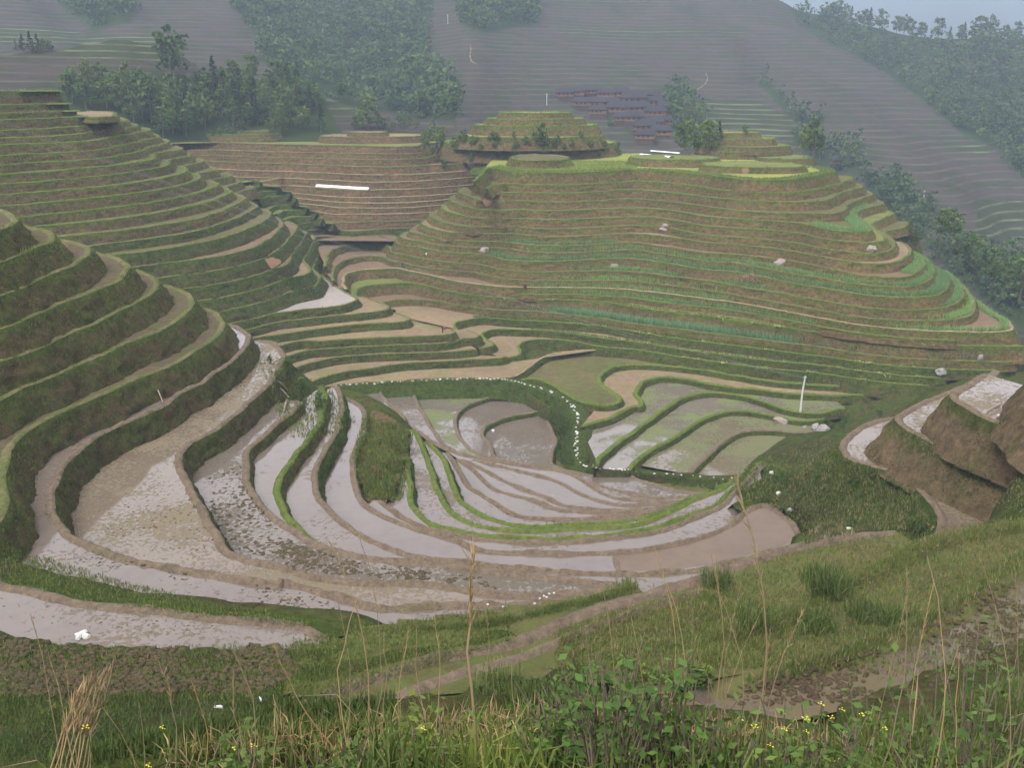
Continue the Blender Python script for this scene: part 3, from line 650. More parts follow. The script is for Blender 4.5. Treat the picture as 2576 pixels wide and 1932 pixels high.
for q_, (s_, h_, tr_, _) in enumerate(WS):
    nh = WS[q_ + 1][1] if q_ + 1 < len(WS) else 58.8
    B = prev if q_ == 0 else flr[-1]
    lip_ = terrace(floor_, s_, h_, B[::-1] if q_ == 0 else B, nh - h_ + .1, tr_, 'riser_stack', 'bund_green' if q_ < 4 else 'bund_mud', bw=.6, bh=.35, fd=1.8, trim=q_ != 0, out=None)
    flr.append(lip_)
W6 = np.array([at_h(*p, 58.8)[:2] for p in px('8:430,500 600,520 730,512 860,440 1000,360 1100,300 1150,270 1000,265 850,265 740,280 620,340 520,430')])
V_, F_ = fill_polygon(W6, CAMZ - 58.8); mesh_obj('terrace', V_, F_, M['water_weedy'], floor_)
# --- near hill and the bowl of flooded paddies that wraps round below the camera
bowl = slope_root('terraced_hill', 'steep dark terraced hill curving round into the bowl of flooded paddies')
near = {
 'n0': ('3:-200,260 0,195 60,172 95,150 80,105 40,80 -40,60', 14.2),
 'n1': ('3:-250,480 0,385 100,345 230,300 310,270 338,235 300,203 190,178 100,150', 16.8),
 'n2': ('3:-250,670 0,575 150,520 320,465 440,420 520,370 556,330 530,293 450,268 340,250', 19.4),
 'n3': ('3:-250,860 0,765 180,710 400,640 580,575 700,530 770,480 796,420 760,383 680,353 550,335', 21.9),
 'n4': ('3:-250,1110 0,1000 200,915 400,840 560,790 720,705 860,640 950,580 982,530 950,488 880,453 790,435', 24.5),
 'n5': ('3:-250,1370 0,1250 200,1140 400,1065 600,985 800,890 960,830 1080,765 1150,710 1197,632 1170,593 1100,558 980,525', 27.0),
}
n6 = '6:1960,1560 1880,1520 1800,1482 1200,1422 600,1352 300,1300 0,1236 -200,1180 -260,1080 -160,980 -30,900 14,830 30,740 25,640 45,520 90,400 180,310;3:250,1390 430,1300 640,1215 820,1130 980,1070 1150,980 1270,905 1350,840 1382,780 1360,728 1300,688 1220,675'
n7 = '7:1760,1422 1560,1462 1400,1485 1240,1470 900,1482 600,1492 300,1402 0,1342;6:1700,1240 1200,1162 800,1090 500,982 370,905 328,820 316,720 345,620 420,500 530,400 700,300 964,180;3:1110,1220 1250,1140 1380,1050 1480,970 1540,890 1548,855 1500,813 1420,775'
n8 = '7:2110,1368 1900,1392 1700,1402 1300,1412 1000,1362 800,1350 300,1322 0,1240;6:1600,1112 1370,1042 1310,950 1230,800 1150,680 1086,540 1078,480 1120,412 1300,312 1500,142 1640,10;3:1700,1110 1750,1010 1755,960 1700,900 1600,878 1540,880'
n9 = '7:2133,1350 2000,1348 1600,1312 1300,1275 800,1222 474,1180 250,1122 100,1032;6:1600,800 1500,650 1476,500 1500,430 1600,330 1700,250 1780,175 1792,150 1740,140 1690,150'
n9b = '7:240,1105 120,1000 20,870 15,760 100,600 200,470 265,350 285,230 262,165'
n10 = '8:1010,872 900,905 650,962 500,1000 400,1006;7:2133,1290 1700,1276 1200,1232 850,1190 600,1110 400,992 280,882 230,752 240,642 300,540 370,400 382,260 360,180 330,160'
n11 = '8:1050,880 1062,832 1040,780 960,712 900,672 876,662 780,692 700,752 600,802 400,862 200,896;7:1900,1166 1500,1166 1200,1150 1050,1082 800,1012 600,932 500,842 460,700 458,570 500,480 520,380 500,300 400,235'
n12 = '8:850,450 770,540 700,602 620,682 500,732 300,800;7:2000,1072 1600,1102 1300,1092 1050,1050 900,1020 750,962 640,872 600,845'
n13 = '8:830,450 750,540 680,600 600,670 480,715;7:2133,1035 1600,1080 1300,1076 1060,1030 920,995 850,930 805,850 795,750 775,590'
n14 = '8:862,432 720,520 640,582 520,622 400,682;7:2133,1002 1800,1022 1450,1036 1200,1002 1040,922 960,802 920,682 870,552 830,442 790,425'
n15 = '8:700,520 600,585 480,630 350,690;7:2133,962 1700,1000 1450,1006 1250,952 1100,862 1050,762 1000,622 905,512 870,495'
n16 = '8:470,650 380,685 290,705;7:2100,946 1600,962 1400,932 1300,872 1195,802 1165,795 1090,682 1005,560'
n17 = '8:462,645 370,672 290,690;7:2100,926 1700,912 1500,842 1300,792 1200,702 1062,600'
n18 = '8:456,640 370,662 280,678;7:2100,910 1720,890 1600,832 1450,782 1260,682 1085,602'
n19 = '8:450,632 370,648 280,655;7:2100,882 2000,872 1850,832 1650,732 1500,692 1150,605'
n20 = '8:420,640;7:2200,856 2000,832 1850,752 1700,682 1200,602 1005,548 880,470 770,395 750,345 650,262 600,172'
n21 = '8:520,612;7:2250,838 2000,782 1700,702 1500,642 1150,592 1020,542 930,432 850,302 800,192'
prev = np.array([at_h(*p, 14.2)[:2] for p in px('3:-200,120 -80,80 -40,60')])
NL = {}
hN = {k: v[1] for k, v in near.items()}
for k_, (s_, h_) in near.items():
    NL[k_] = prev = terrace(bowl, s_, h_, prev, 2.6, 'clods', 'riser_near', 'bund_grass', bw=.4, bh=.2, fd=3.4, fh=.36, batter=.60)

n6b = '6:-330,1010 -160,960 -30,895 14,830 30,740 25,640 45,520 90,400 180,310;3:250,1390 430,1300 640,1215 820,1130 980,1070 1150,980 1270,905 1350,840 1382,780 1360,728 1300,688 1220,675'
n6a = '6:1960,1560 1880,1520 1800,1482 1200,1422 600,1352 300,1300 0,1236 -200,1180 -330,1120'
NL['n6b'] = terrace(bowl, n6b, 29.6, NL['n5'], 2.6, 'clods', 'riser_near', 'bund_grass', bw=.4, bh=.2, fd=3.4, fh=.36, batter=.60)
n6_near = px('9:-400,20 -200,80 0,112 300,172 600,192 1000,196 1380,180')
NL['n6'] = terrace(bowl, n6a, 29.6, np.array([at_h(*p, 29.6)[:2] for p in n6_near]), 2.6, 'water_clods', 'riser_near', 'bund_mud', bw=.4, bh=.25, fd=1.2, fh=.34, batter=.42, trim=False, out=None,
                   ext=np.array([at_h(*p, 29.6)[:2] for p in px('9:-500,90 -200,150 0,180 300,240 600,255 1000,255 1420,230')]))
N6ALL = np.vstack([NL['n6'], NL['n6b']])
seq = [('n7', n7, 32.2, 'n6', 'water_clods', 'bund_mud'), ('n8', n8, 34.5, 'n7', 'water_muddy', 'bund_mud'), ('n9', n9, 36.5, 'n8', 'water_dark', 'bund_mud'),
       ('n9b', n9b, 37.4, 'n9', 'water_few', 'bund_green'), ('n10', n10, 38.4, 'n9', 'water_few', 'bund_mud'), ('n11', n11, 39.9, 'n10', 'water_clear', 'bund_mud'),
       ('n12', n12, 41.2, 'n11', 'water_few', 'bund_mud'), ('n13', n13, 41.9, 'n11', 'water_few', 'bund_green'), ('n14', n14, 42.9, 'n13', 'water_clods', 'bund_green'),
       ('n15', n15, 43.9, 'n14', 'water_clods', 'bund_green'), ('n16', n16, 45.4, 'n15', 'water_few', 'bund_mud'), ('n17', n17, 48.2, 'n16', 'water_few', 'bund_mud'),
       ('n18', n18, 50.2, 'n17', 'water_few', 'bund_mud'), ('n19', n19, 54.0, 'n18', 'water_few', 'bund_mud'), ('n20', n20, 55.6, 'n19', 'water_clear', 'bund_mud'),
       ('n21', n21, 56.5, 'n20', 'water_clods', 'bund_mud'),
       ('s2', '7:1700,698 1450,640 1250,594 1140,542 1082,452 1060,370 1120,292 1300,222 1338,180', 57.2, 'n21', 'water_green', 'bund_mud'),
       ('s3', '7:1500,655 1350,615 1290,590 1270,522 1226,470 1240,412 1350,362 1600,312 1640,288', 57.8, 's2', 'water_clods', 'bund_mud'),
       ('s4', '8:600,588 520,600 400,582 230,532 130,492;7:2000,702 1780,692 1650,642 1632,580 1660,490 1640,450 1610,360', 58.4, 's3', 'water_dark', 'bund_mud')]
def berm(root, P, n2, z, rows_, mat, name='bank'):
    m = len(P); V = []; ts = []
    for q, (dn, dz) in enumerate(rows_):
        j = np.array([n1(p[0] * .4, p[1] * .4, q) * .25 for p in P]) if q else np.zeros(m)
        V.append(np.column_stack([P + n2 * (dn + j)[:, None], z + dz + j * .3])); ts.append(np.full(m, .3 + .5 * q / len(rows_)))
    i = np.arange(m - 1); K = len(rows_)
    F = np.vstack([np.column_stack([q * m + i, (q + 1) * m + i, (q + 1) * m + i + 1, q * m + i + 1]) for q in range(K - 1)])
    V = np.vstack(V); a = np.cross(V[F[:, 1]] - V[F[:, 0]], V[F[:, 2]] - V[F[:, 0]])
    F = np.where((a[:, 2] < 0)[:, None], F[:, ::-1], F)
    return mesh_obj(name, V, F, M[mat], root, attrs={'t': np.concatenate(ts)}, smooth=True)
P6, N6 = NL['n6'], LIPN[id(NL['n6'])][1]
e6 = len(P6)
berm(bowl, P6[:e6], N6[:e6], CAMZ - 29.6, [(.1, .05), (1.2, -.3), (2.6, -.75), (4.0, -1.25), (5.0, -1.8), (5.7, -4.4)], 'riser_green')
N6G = terrace(bowl, soft=True, lip='7:2133,1362 1900,1425 1500,1520 1200,1580 900,1615 600,1632 450,1640', h=29.2, back=np.array([at_h(*p, 29.2)[:2] for p in px('9:1300,330 1500,300 1800,230 2212,150')]), drop=3.2, tread='grass_ground', riser='riser_green', bund='grass_ground', bw=.7, bh=.3, fd=5, fh=.4, fringe='blade_green', batter=.5)
hh_ = {k: h for k, _, h, _, _, _ in seq}
for q_, (k_, s_, h_, pk, tr_, bd_) in enumerate(seq):
    nh = seq[q_ + 1][2] if q_ + 1 < len(seq) else 59.4
    if k_ == 'n9b': nh = 38.4
    if k_ == 'n11': nh = 42.2
    r_ = 'riser_near' if h_ < 38 else 'riser_green'
    gr_ = bd_ == 'bund_green'
    bk_ = NL[pk] if k_ != 'n7' else N6ALL
    if k_ == 's4': bk_ = np.vstack([NL['n21'][:int(np.argmin(np.linalg.norm(NL['n21'] - NL['s3'][0], axis=1)))], NL['s3']])
    if k_ == 'n20': bk_ = np.vstack([NL['n19'], [at_h(*p, h_)[:2] for p in px('7:980,540 860,470 760,400 640,340 520,270 430,220 400,185')]])
    NL[k_] = terrace(bowl, s_, h_, bk_, nh - h_, tr_, r_, bd_, push=h_ > 38, trim='tail' if k_ in ('n21', 's2', 's3') else k_ not in ('n7', 's4', 'n20'), bw=.36 if h_ < 38 else .28, bh=.3, fd=2.6 if gr_ else .5, fh=.36, batter=.42, fringe='blade_green' if gr_ else 'blade_fringe')
# --- dry spur with flooded ledges
spur = slope_root('terraced_hill', 'dry brown spur with two narrow flooded ledges and mud bunds')
q3 = '8:2010,-20 1930,30 1852,82 1848,112 1930,172 2050,232 2212,292 2350,340 2800,500'
q2 = '8:2060,-40 2000,2 1830,72 1700,122 1590,178 1556,222 1640,292 1800,372 2000,452 2212,542 2350,600 2800,780'
q1 = '8:1560,200 1440,225 1350,265 1290,310 1262,360 1300,418 1400,455 1480,478 1560,505 1630,540 1720,645 1762,720 1768,780 1740,860'
q4 = '8:2440,-170 2350,-70 2345,20 2430,95 2600,180 3000,340'
QB = np.array([at_h(*p, 20.)[:2] for p in px('8:3000,-220 3000,300')])
prev = QB
for k_, s_, h_, tr_, dr_ in (('q4', q4, 21.6, 'soil', 4.8), ('q3', q3, 26.3, 'water_muddy', 3.4), ('q2', q2, 29.7, 'water_muddy', 3.5), ('q1', q1, 33.2, 'water_muddy', 5.5)):
    NL[k_] = prev = terrace(spur, s_, h_, prev, dr_, tr_, 'riser_dry' if k_ != 'q1' else 'riser_green', 'bund_mud', bw=.36, bh=.25, fd=1.4, fh=.3, batter=.62, fringe='blade_dry', tufts=.8, push=False)
# --- fields below the camera
fore = slope_root('terraced_hill', 'rough grassy fields and mud dyke on the slope below the path')
g3 = '8:560,1600 700,1565 1000,1490 1300,1400 1600,1290 1800,1200 2000,1060 2400,800 3100,330'
g2 = '8:100,1440 500,1370 700,1300 1000,1205 1180,1090 1400,1005 1600,905 1750,830 2000,785 2400,715 3100,580'
p0b = '9:1640,450 1900,355 2212,262;8:150,1228 400,1145 560,1092'
p0 = '9:1300,455 1500,385 1800,292 2212,192;8:0,1198 400,1078 700,978 1000,880 1340,824 1560,795'
gb = np.array([at_h(*p, 23.6)[:2] for p in px('X:3300,-160 2600,240 2212,420 1700,610 1200,715 600,735 300,745')])
G3 = terrace(fore, soft=True, lip=g3, h=23.6, back=gb, drop=2.2, tread='mud_wet', riser='riser_green', bund='grass_ground', bw=.9, bh=.35, fd=5, fh=.4, fringe='blade_green', trim=False, batter=.6)
G2 = terrace(fore, soft=True, lip=g2, h=25.9, back=G3, drop=1.4, tread='grass_ground', riser='riser_green', bund='grass_ground', bw=.9, bh=.4, fd=5, fh=.45, fringe='blade_green', batter=.6)
P0B = terrace(fore, soft=True, lip=p0b, h=27.2, back=G2, drop=.6, tread='grass_ground', riser='riser_dry', bund='bund_mud', bw=.3, bh=.25, fd=1.6, fh=.3, batter=.5)
P0 = terrace(fore, soft=True, lip=p0, h=27.9, back=G2, drop=3.0, tread='grass_ground', riser='riser_green', bund='bund_mud', bw=.42, bh=.3, fd=1.6, fh=.3, batter=1.1)

patch(bowl, 'bank', [('7:515,350', 40.3), ('7:495,480', 40.3), ('7:462,570', 40.3), ('7:462,700', 40.3), ('7:500,825', 40.4), ('7:570,900', 41.6), ('7:640,910', 42.2), ('7:600,520', 40.4), ('7:590,700', 40.9), ('7:640,600', 40.5),
   ('7:680,450', 40.6), ('7:770,480', 41.9), ('7:755,600', 42.4), ('7:742,740', 42.5), ('7:722,890', 42.6), ('7:630,840', 41.2), ('7:700,700', 41.2), ('7:690,840', 41.5), ('7:600,380', 40.4), ('7:560,300', 40.4), ('7:800,450', 42.0), ('7:660,770', 41.0)], M['riser_main'], .5, .3)

PH = np.array([at_h(*p, 39.9)[:2] for p in px('8:300,870 600,800 700,745 780,686 876,656 906,668 965,706 1045,776 1066,832 1055,890 900,900 300,1000')])
patch(bowl, 'bank', [('8:862,425', 43.5), ('8:800,490', 42.0), ('8:740,570', 41.6), ('8:690,640', 41.6), ('8:640,700', 42.2), ('8:760,650', 40.4), ('8:800,675', 40.4), ('8:880,664', 41.0), ('8:890,650', 40.0), ('8:970,690', 39.6), ('8:1060,765', 39.2), ('8:905,672', 41.3), ('8:955,712', 41.3), ('8:1035,782', 41.3),
   ('8:1056,835', 41.3), ('8:1075,880', 40.5), ('8:1100,850', 38.4), ('8:840,600', 40.0), ('8:880,540', 39.8), ('8:990,560', 39.6), ('8:960,480', 42.0), ('8:1000,640', 39.3), ('8:1000,430', 43.5), ('8:1060,640', 38.8), ('8:1100,730', 37.6), ('8:1140,800', 36.6), ('8:920,440', 44), ('8:840,430', 45), ('8:1100,520', 40.0)], M['riser_green'], .4, .25, PH)

BP = np.array([at_h(*p, 39.9)[:2] for p in px('8:90,918 300,886 600,807 700,757 780,698 876,670 955,720 1030,788 1046,830 1036,845 900,885 650,955 400,996 110,1002')])
V_, F_ = fill_polygon(BP, CAMZ - 39.9 + .008); mesh_obj('terrace', V_, F_, M['water_brown'], bowl)['label'] = 'still brown pond at the end of the long pale strip'
terrace(bowl, '8:120,1010 100,965 92,912', 39.9, np.array([at_h(*p, 39.9)[:2] for p in px('8:135,912 140,965 160,1010')]), .2, 'water_brown', 'riser_dry', 'bund_mud', bw=.2, bh=.2, fd=0, push=False)
terrace(spur, '8:1100,872 1135,805 1185,764 1250,770 1300,800 1345,838', 33.8, np.array([at_h(*p, 33.8)[:2] for p in px('8:1350,860 1230,872')]), 1.2, 'water_few', 'riser_dry', 'bund_mud', bw=.3, bh=.25, fd=1.2, push=False, trim=False, soft=True)

patch(fore, 'bank', [(f'9:{x},{y}', 29.08) for x, y in ((1330, 330), (1420, 300), (1560, 285), (1700, 252), (1900, 212), (2100, 165), (2212, 138))] + [(f'9:{x},{y}', 28.02) for x, y in ((1310, 462), (1420, 418), (1500, 390), (1650, 342), (1800, 298), (2000, 245), (2212, 196))] +
      [(f'7:{x},{y}', 29.05) for x, y in ((470, 1648), (600, 1640), (900, 1624), (1200, 1590), (1500, 1530), (1900, 1436), (2120, 1372))] + [('9:1390,172', 29.35), ('6:1955,1550', 29.4), ('6:1900,1548', 29.4), ('6:2010,1540', 29.6), ('9:1300,200', 29.3), ('9:1250,300', 28.9), ('9:1200,440', 28.3), ('8:150,1165', 28.02)], M['grass_ground'], .5, .16)
def chord_bank(root, a, b, z, inside, drop, mat='riser_stack'):
    t = np.linspace(-.03, 1.03, max(4, int(np.linalg.norm(b - a) / .6)))[:, None]; P = a + (b - a) * t; d = (b - a) / np.linalg.norm(b - a); n = np.array((d[1], -d[0]))
    if np.dot(inside - a, n) > 0: n = -n
    berm(root, P, np.repeat(n[None], len(P), 0), z, [(-.5, -.02), (-.25, .22), (.05, .24), (.3, .0), (.55, -drop * .5), (.9, -drop)], mat)
for q_ in range(1, 5):
    chord_bank(floor_, flr[q_ - 1][0], flr[q_][0], CAMZ - WS[q_][1], flr[q_].mean(0), 2.6)
chord_bank(floor_, flr[4][0], at_h(*px('8:735,512')[0], 58.8)[:2], CAMZ - 58.8, W6.mean(0), 1.2)

patch(fore, 'bank', [('8:-60,1420', 26.4), ('8:100,1432', 25.8), ('8:300,1418', 25.6), ('8:500,1378', 25.55), ('8:640,1330', 25.6), ('8:480,1500', 24.4), ('8:250,1530', 25.0), ('8:0,1500', 26.0), ('8:560,1585', 23.4), ('8:720,1560', 23.3), ('8:600,1470', 24.8), ('8:760,1400', 25.2), ('8:860,1480', 23.9), ('8:850,1530', 23.2), ('8:-100,1560', 25.6), ('8:300,1640', 24.2), ('8:100,1640', 25.0)], M['grass_ground'], .45, .18)
# ------------------------------------------------------------------ the ground under the terraces
samp = []
for P, h, n2, r, poly in TERR:
    st = max(1, int(2.5 / max(np.linalg.norm(P[1] - P[0]), .05)))
    for p in P[::st]: samp.append((p[0], p[1], CAMZ - h))
samp = np.array(samp)
near_prof = [(0, 1.62), (1.6, 1.75), (2.6, 2.15), (3.4, 2.8), (5, 4.5), (7, 6.3), (10, 8.9), (13, 10.4), (16, 11.2), (17.5, 13), (24, 19.6), (31, 24.8), (35, 26.6)]
extra = []
for az in np.linspace(-75, 75, 31):
    for r, h in near_prof:
        a = math.radians(az); extra.append((r * math.sin(a), r * math.cos(a), CAMZ - h + 2.1))
for p_, h_ in (('9:100,260', 29), ('9:600,260', 29), ('9:1100,260', 29), ('9:100,420', 27.6), ('9:600,430', 27.8), ('9:1100,440', 28.1), ('9:1300,470', 28.2), ('9:1600,480', 27.6), ('9:1500,430', 28.4), ('9:1900,420', 27.4), ('9:300,560', 27.2), ('9:900,560', 27.4), ('9:1500,200', 29), ('9:-200,300', 28.4), ('9:-200,450', 27.4)):
    w_ = at_h(*px(p_)[0], h_); extra.append((w_[0], w_[1], w_[2] + 2.1))
for p_, h_ in ([(f'9:{x},{y}', 29.5) for x, y in ((-300, 70), (0, 120), (150, 145), (300, 172), (450, 185), (600, 195), (800, 198), (1000, 198), (1200, 190), (1380, 182), (1500, 165), (1800, 128))] +
               [(f'9:{x},{y}', 29.0) for x, y in ((0, 215), (300, 250), (600, 270), (900, 265), (1200, 250), (1400, 235), (1700, 200))] + [(f'9:{x},{y}', 28.4) for x, y in ((0, 320), (300, 350), (600, 360), (900, 360), (1200, 350))] +
               [(f'X:{x},{y}', 23.3) for x, y in ((200, 760), (600, 748), (900, 735), (1200, 730), (1500, 680), (1700, 625), (1900, 550), (2200, 440))]):
    w_ = at_h(*px(p_)[0], h_); extra.append((w_[0], w_[1], w_[2] + 2.1))
for p_, h_ in (('7:1700,1590', 28.6), ('7:1300,1640', 28.8), ('7:2000,1530', 28.4), ('9:1420,330', 28.3), ('9:1550,310', 28.4), ('9:1700,280', 28.5), ('9:1900,240', 28.5), ('9:2100,190', 28.4), ('9:1500,370', 28.2), ('9:1800,270', 28.4), ('8:60,1460', 26.2), ('8:300,1440', 25.6), ('8:480,1420', 25.2), ('8:560,1500', 24.6), ('8:620,1600', 23.6), ('X:400,640', 23.9), ('8:-100,1480', 26.6), ('9:1640,480', 27.5), ('9:1850,430', 27.2), ('9:2050,400', 27.0), ('9:2200,380', 26.8), ('9:1300,470', 28.2), ('9:2100,480', 25.8), ('8:0,1400', 26.6), ('8:200,1330', 26.9), ('8:380,1300', 26.7), ('8:560,1240', 26.8),
               ('X:2350,560', 22.9), ('X:2212,640', 22.9), ('X:1600,760', 22.9)):
    w_ = at_h(*px(p_)[0], h_); extra.append((w_[0], w_[1], w_[2] + 2.1))
for x_, y_ in ((1620, 900), (1700, 930), (1780, 960), (1860, 1000), (1940, 1060), (2020, 1120)):
    for r_, h_ in ((139, 41.5), (146, 45), (155, 49.5), (166, 54)):
        w_ = at_r(*px(f'3:{x_},{y_}')[0], r_); extra.append((w_[0], w_[1], CAMZ - h_ + 2.1))
# bank between the bowl and the dry spur
for p_, h_ in (('8:900,470', 52), ('8:1000,400', 50), ('8:1100,330', 54), ('8:1180,300', 53), ('8:1260,280', 50), ('8:1000,520', 45), ('8:1100,480', 41), ('8:900,600', 42.5), ('8:1000,640', 39.5),
               ('8:1150,640', 37.5), ('8:1300,600', 37.0), ('8:1450,650', 36), ('8:1600,740', 34), ('8:1500,790', 32.5), ('8:1380,800', 33.2), ('8:1090,800', 36), ('8:1230,740', 35.2), ('8:1130,740', 36), ('8:1350,440', 38.5), ('8:1600,600', 35.8)):
    w_ = at_h(*px(p_)[0], h_); extra.append((w_[0], w_[1], w_[2] + 2.1))
# ground falling away behind the hills
for p_, r_, z_ in (('D:1150,480', 275, -45), ('D:1500,800', 262, -55), ('D:1800,1050', 250, -64), ('D:2200,1300', 235, -70), ('D:2500,1500', 215, -72), ('D:600,200', 320, -50), ('D:1500,480', 330, -78),
                   ('D:2200,700', 320, -85), ('D:1000,200', 330, -62), ('A:400,60', 275, -18), ('A:900,250', 300, -26), ('A:1300,400', 330, -34), ('A:0,0', 280, -12), ('A:200,0', 330, -30), ('A:1200,100', 330, -32)):
    w_ = at_r(*px(p_)[0], r_); extra.append((w_[0], w_[1], CAMZ + z_ + 2.1))
for P_ in BIG_LIP[1:17]:
    e_ = P_[-1]; d_ = np.array([.55, .83])
    zz = next(CAMZ - t[1] for t in TERR if t[0] is P_)
    for q_ in (5, 14, 30, 60): extra.append((*(e_ + d_ * q_), zz - .8 * q_ + 2.1))
    extra.append((*(e_ + np.array([q_ * .9, 10])), zz - .8 * q_ + 2.1))
extra = np.array(extra)
ctrl = np.vstack([samp, extra])
def base_z(G, off=2.1, pw=2.0):
    out = np.empty(len(G))
    for s in range(0, len(G), 2000):
        g = G[s:s + 2000]
        d2 = ((g[:, None] - ctrl[None, :, :2])**2).sum(2) + .25
        w = 1 / d2**pw; out[s:s + 2000] = (w * ctrl[None, :, 2]).sum(1) / w.sum(1)
    return out - off
def polar_sheet(name, az0, az1, naz, radii, zfun, mat):
    az = np.radians(np.linspace(az0, az1, naz)); A, R_ = np.meshgrid(az, radii)
    G = np.column_stack([(R_ * np.sin(A)).ravel(), (R_ * np.cos(A)).ravel()])
    z = zfun(G); idx = np.arange(len(G)).reshape(len(radii), naz)
    F = np.column_stack([idx[:-1, :-1].ravel(), idx[:-1, 1:].ravel(), idx[1:, 1:].ravel(), idx[1:, :-1].ravel()])[:, ::-1]
    return mesh_obj(name, np.column_stack([G, z]), F, mat, None, smooth=True, attrs={'t': np.full(len(G), .5)})
def gz(G):
    z = base_z(G); cap = np.full(len(G), 1e9); capS = cap.copy()
    for P, h, n2, r, poly in TERR:
        k = in_poly(G, poly)
        if id(P) in SOFT:
            if len(k):
                e = SOFT[id(P)]; dm = np.sqrt(((G[k][:, None] - e[None])**2).sum(2).min(1)); capS[k[dm > 1.3]] = np.minimum(capS[k[dm > 1.3]], CAMZ - h - .4)
        else: cap[k] = np.minimum(cap[k], CAMZ - h - .6)
    sh = (len(radii), 240); c2 = cap.reshape(sh); pad = np.pad(c2, 1, mode='edge')
    c3 = np.min([pad[i:i + sh[0], j:j + sh[1]] for i in range(3) for j in range(3)], axis=0)
    z = np.minimum(np.minimum(z, c3.ravel()), capS)
    return z + np.array([n1(p[0] * .5, p[1] * .5) * .18 + n1(p[0] * 1.7, p[1] * 1.7, 4) * .07 for p in G]) * np.minimum(1, np.hypot(G[:, 0], G[:, 1]) / 30)
radii = np.concatenate([np.linspace(.0, 18, 60), np.geomspace(18.3, 60, 95), np.geomspace(60.8, 330, 110)])
ground = tag(polar_sheet('ground', -50, 50, 240, radii, gz, M['riser_green']), 'rough green and brown ground under the terraces', None, None, 'structure')
floor_poly = np.array([at_h(*p, 59.4)[:2] for p in px('7:330,150 700,120 1350,100 1800,250;8:100,400 800,420 900,500 700,600 400,620;7:1600,700 1300,620 800,400 400,300')])
V_, F_ = fill_polygon(floor_poly, CAMZ - 59.4); tag(mesh_obj('ditch', V_, F_, M['grass_ground']), 'weedy ditch floor beside the stone path', None, None, 'structure')
# ------------------------------------------------------------------ small knolls standing on the slopes
def knoll(root, tiers, riser='riser_main', tread='field_grass', bund='bund_green', fringe='blade_fringe'):
    """tiers (u0, u1, v_front, h, depth, drop[, tread]) from the top down, in photo pixels"""
    for t in tiers:
        u0, u1, v, h, dep, drop = t[:6]
        f = at_h((u0 + u1) / 2, v, h)[:2]; r = math.hypot(*f); e = f / r; s = np.array([e[1], -e[0]])
        a = (u1 - u0) / 2 * r / FPX; c = f + e * dep / 2
        ph = rng.uniform(0, 50)
        P = [c + s * a * (1 + .10 * n1(math.cos(w) * 1.5, math.sin(w) * 1.5, ph)) * math.copysign(abs(math.cos(w))**.8, math.cos(w)) + e * dep / 2 * (1 + .1 * n1(math.cos(w) * 2, math.sin(w) * 2, ph + 7)) * math.sin(w) for w in np.linspace(0, 2 * math.pi, 26)[:-1]]
        terrace(root, np.array(P), h, None, drop, t[6] if len(t) > 6 else tread, riser, bund, bw=.4, bh=.2, fd=2.4, closed=True, push=False, fringe=fringe, wob=.08)
kn = slope_root('terraced_knoll', 'bright grassy terraced knoll rising in front of the village roofs')
knoll(kn, [(1262, 1432, 284, 7.5, 16, 1.9), (1226, 1468, 300, 9.3, 24, 1.9), (1196, 1502, 317, 11.2, 32, 3.2), (1150, 1518, 346, 14.2, 42, 3.4), (1100, 1560, 368, 17.0, 54, 4.5)], 'riser_main', 'field_bright')
kn = slope_root('terraced_knoll', 'low round mesa of turf on the bright green hilltop field')
knoll(kn, [(1282, 1428, 404, 18.8, 26, 2.4, 'stubble_green')], 'riser_main', 'stubble_green', 'bund_grass')
kn = slope_root('terraced_knoll', 'stepped green knoll with an orange soil bed beside the hilltop bushes')
knoll(kn, [(1775, 1902, 335, 13.6, 14, 1.8, 'earth_red'), (1770, 1945, 350, 15.3, 20, 2.1), (1762, 1978, 370, 17.3, 28, 1.9), (1750, 1988, 383, 18.8, 36, 2.6), (1905, 2036, 400, 20.0, 22, 1.5), (1764, 2012, 421, 19.4, 20, 2.0, 'field_grass'), (1590, 1800, 402, 18.9, 22, 2.6, 'field_grass')], 'riser_main', 'field_grass')
kn = slope_root('terraced_knoll', 'small grassy platform with a white flowering bed at the head of the valley')
knoll(kn, [(602, 682, 330, 14.0, 10, 1.0, 'earth_red'), (516, 700, 339, 15.0, 22, 2.0)], 'riser_main', 'field_grass')
kn = slope_root('terraced_knoll', 'flat brown terraced platform below the bushes at the head of the valley')
knoll(kn, [(880, 972, 334, 13.8, 12, 1.4, 'stubble'), (812, 1072, 345, 15.0, 26, 2.2, 'stubble')], 'riser_back', 'stubble', 'bund_grass')

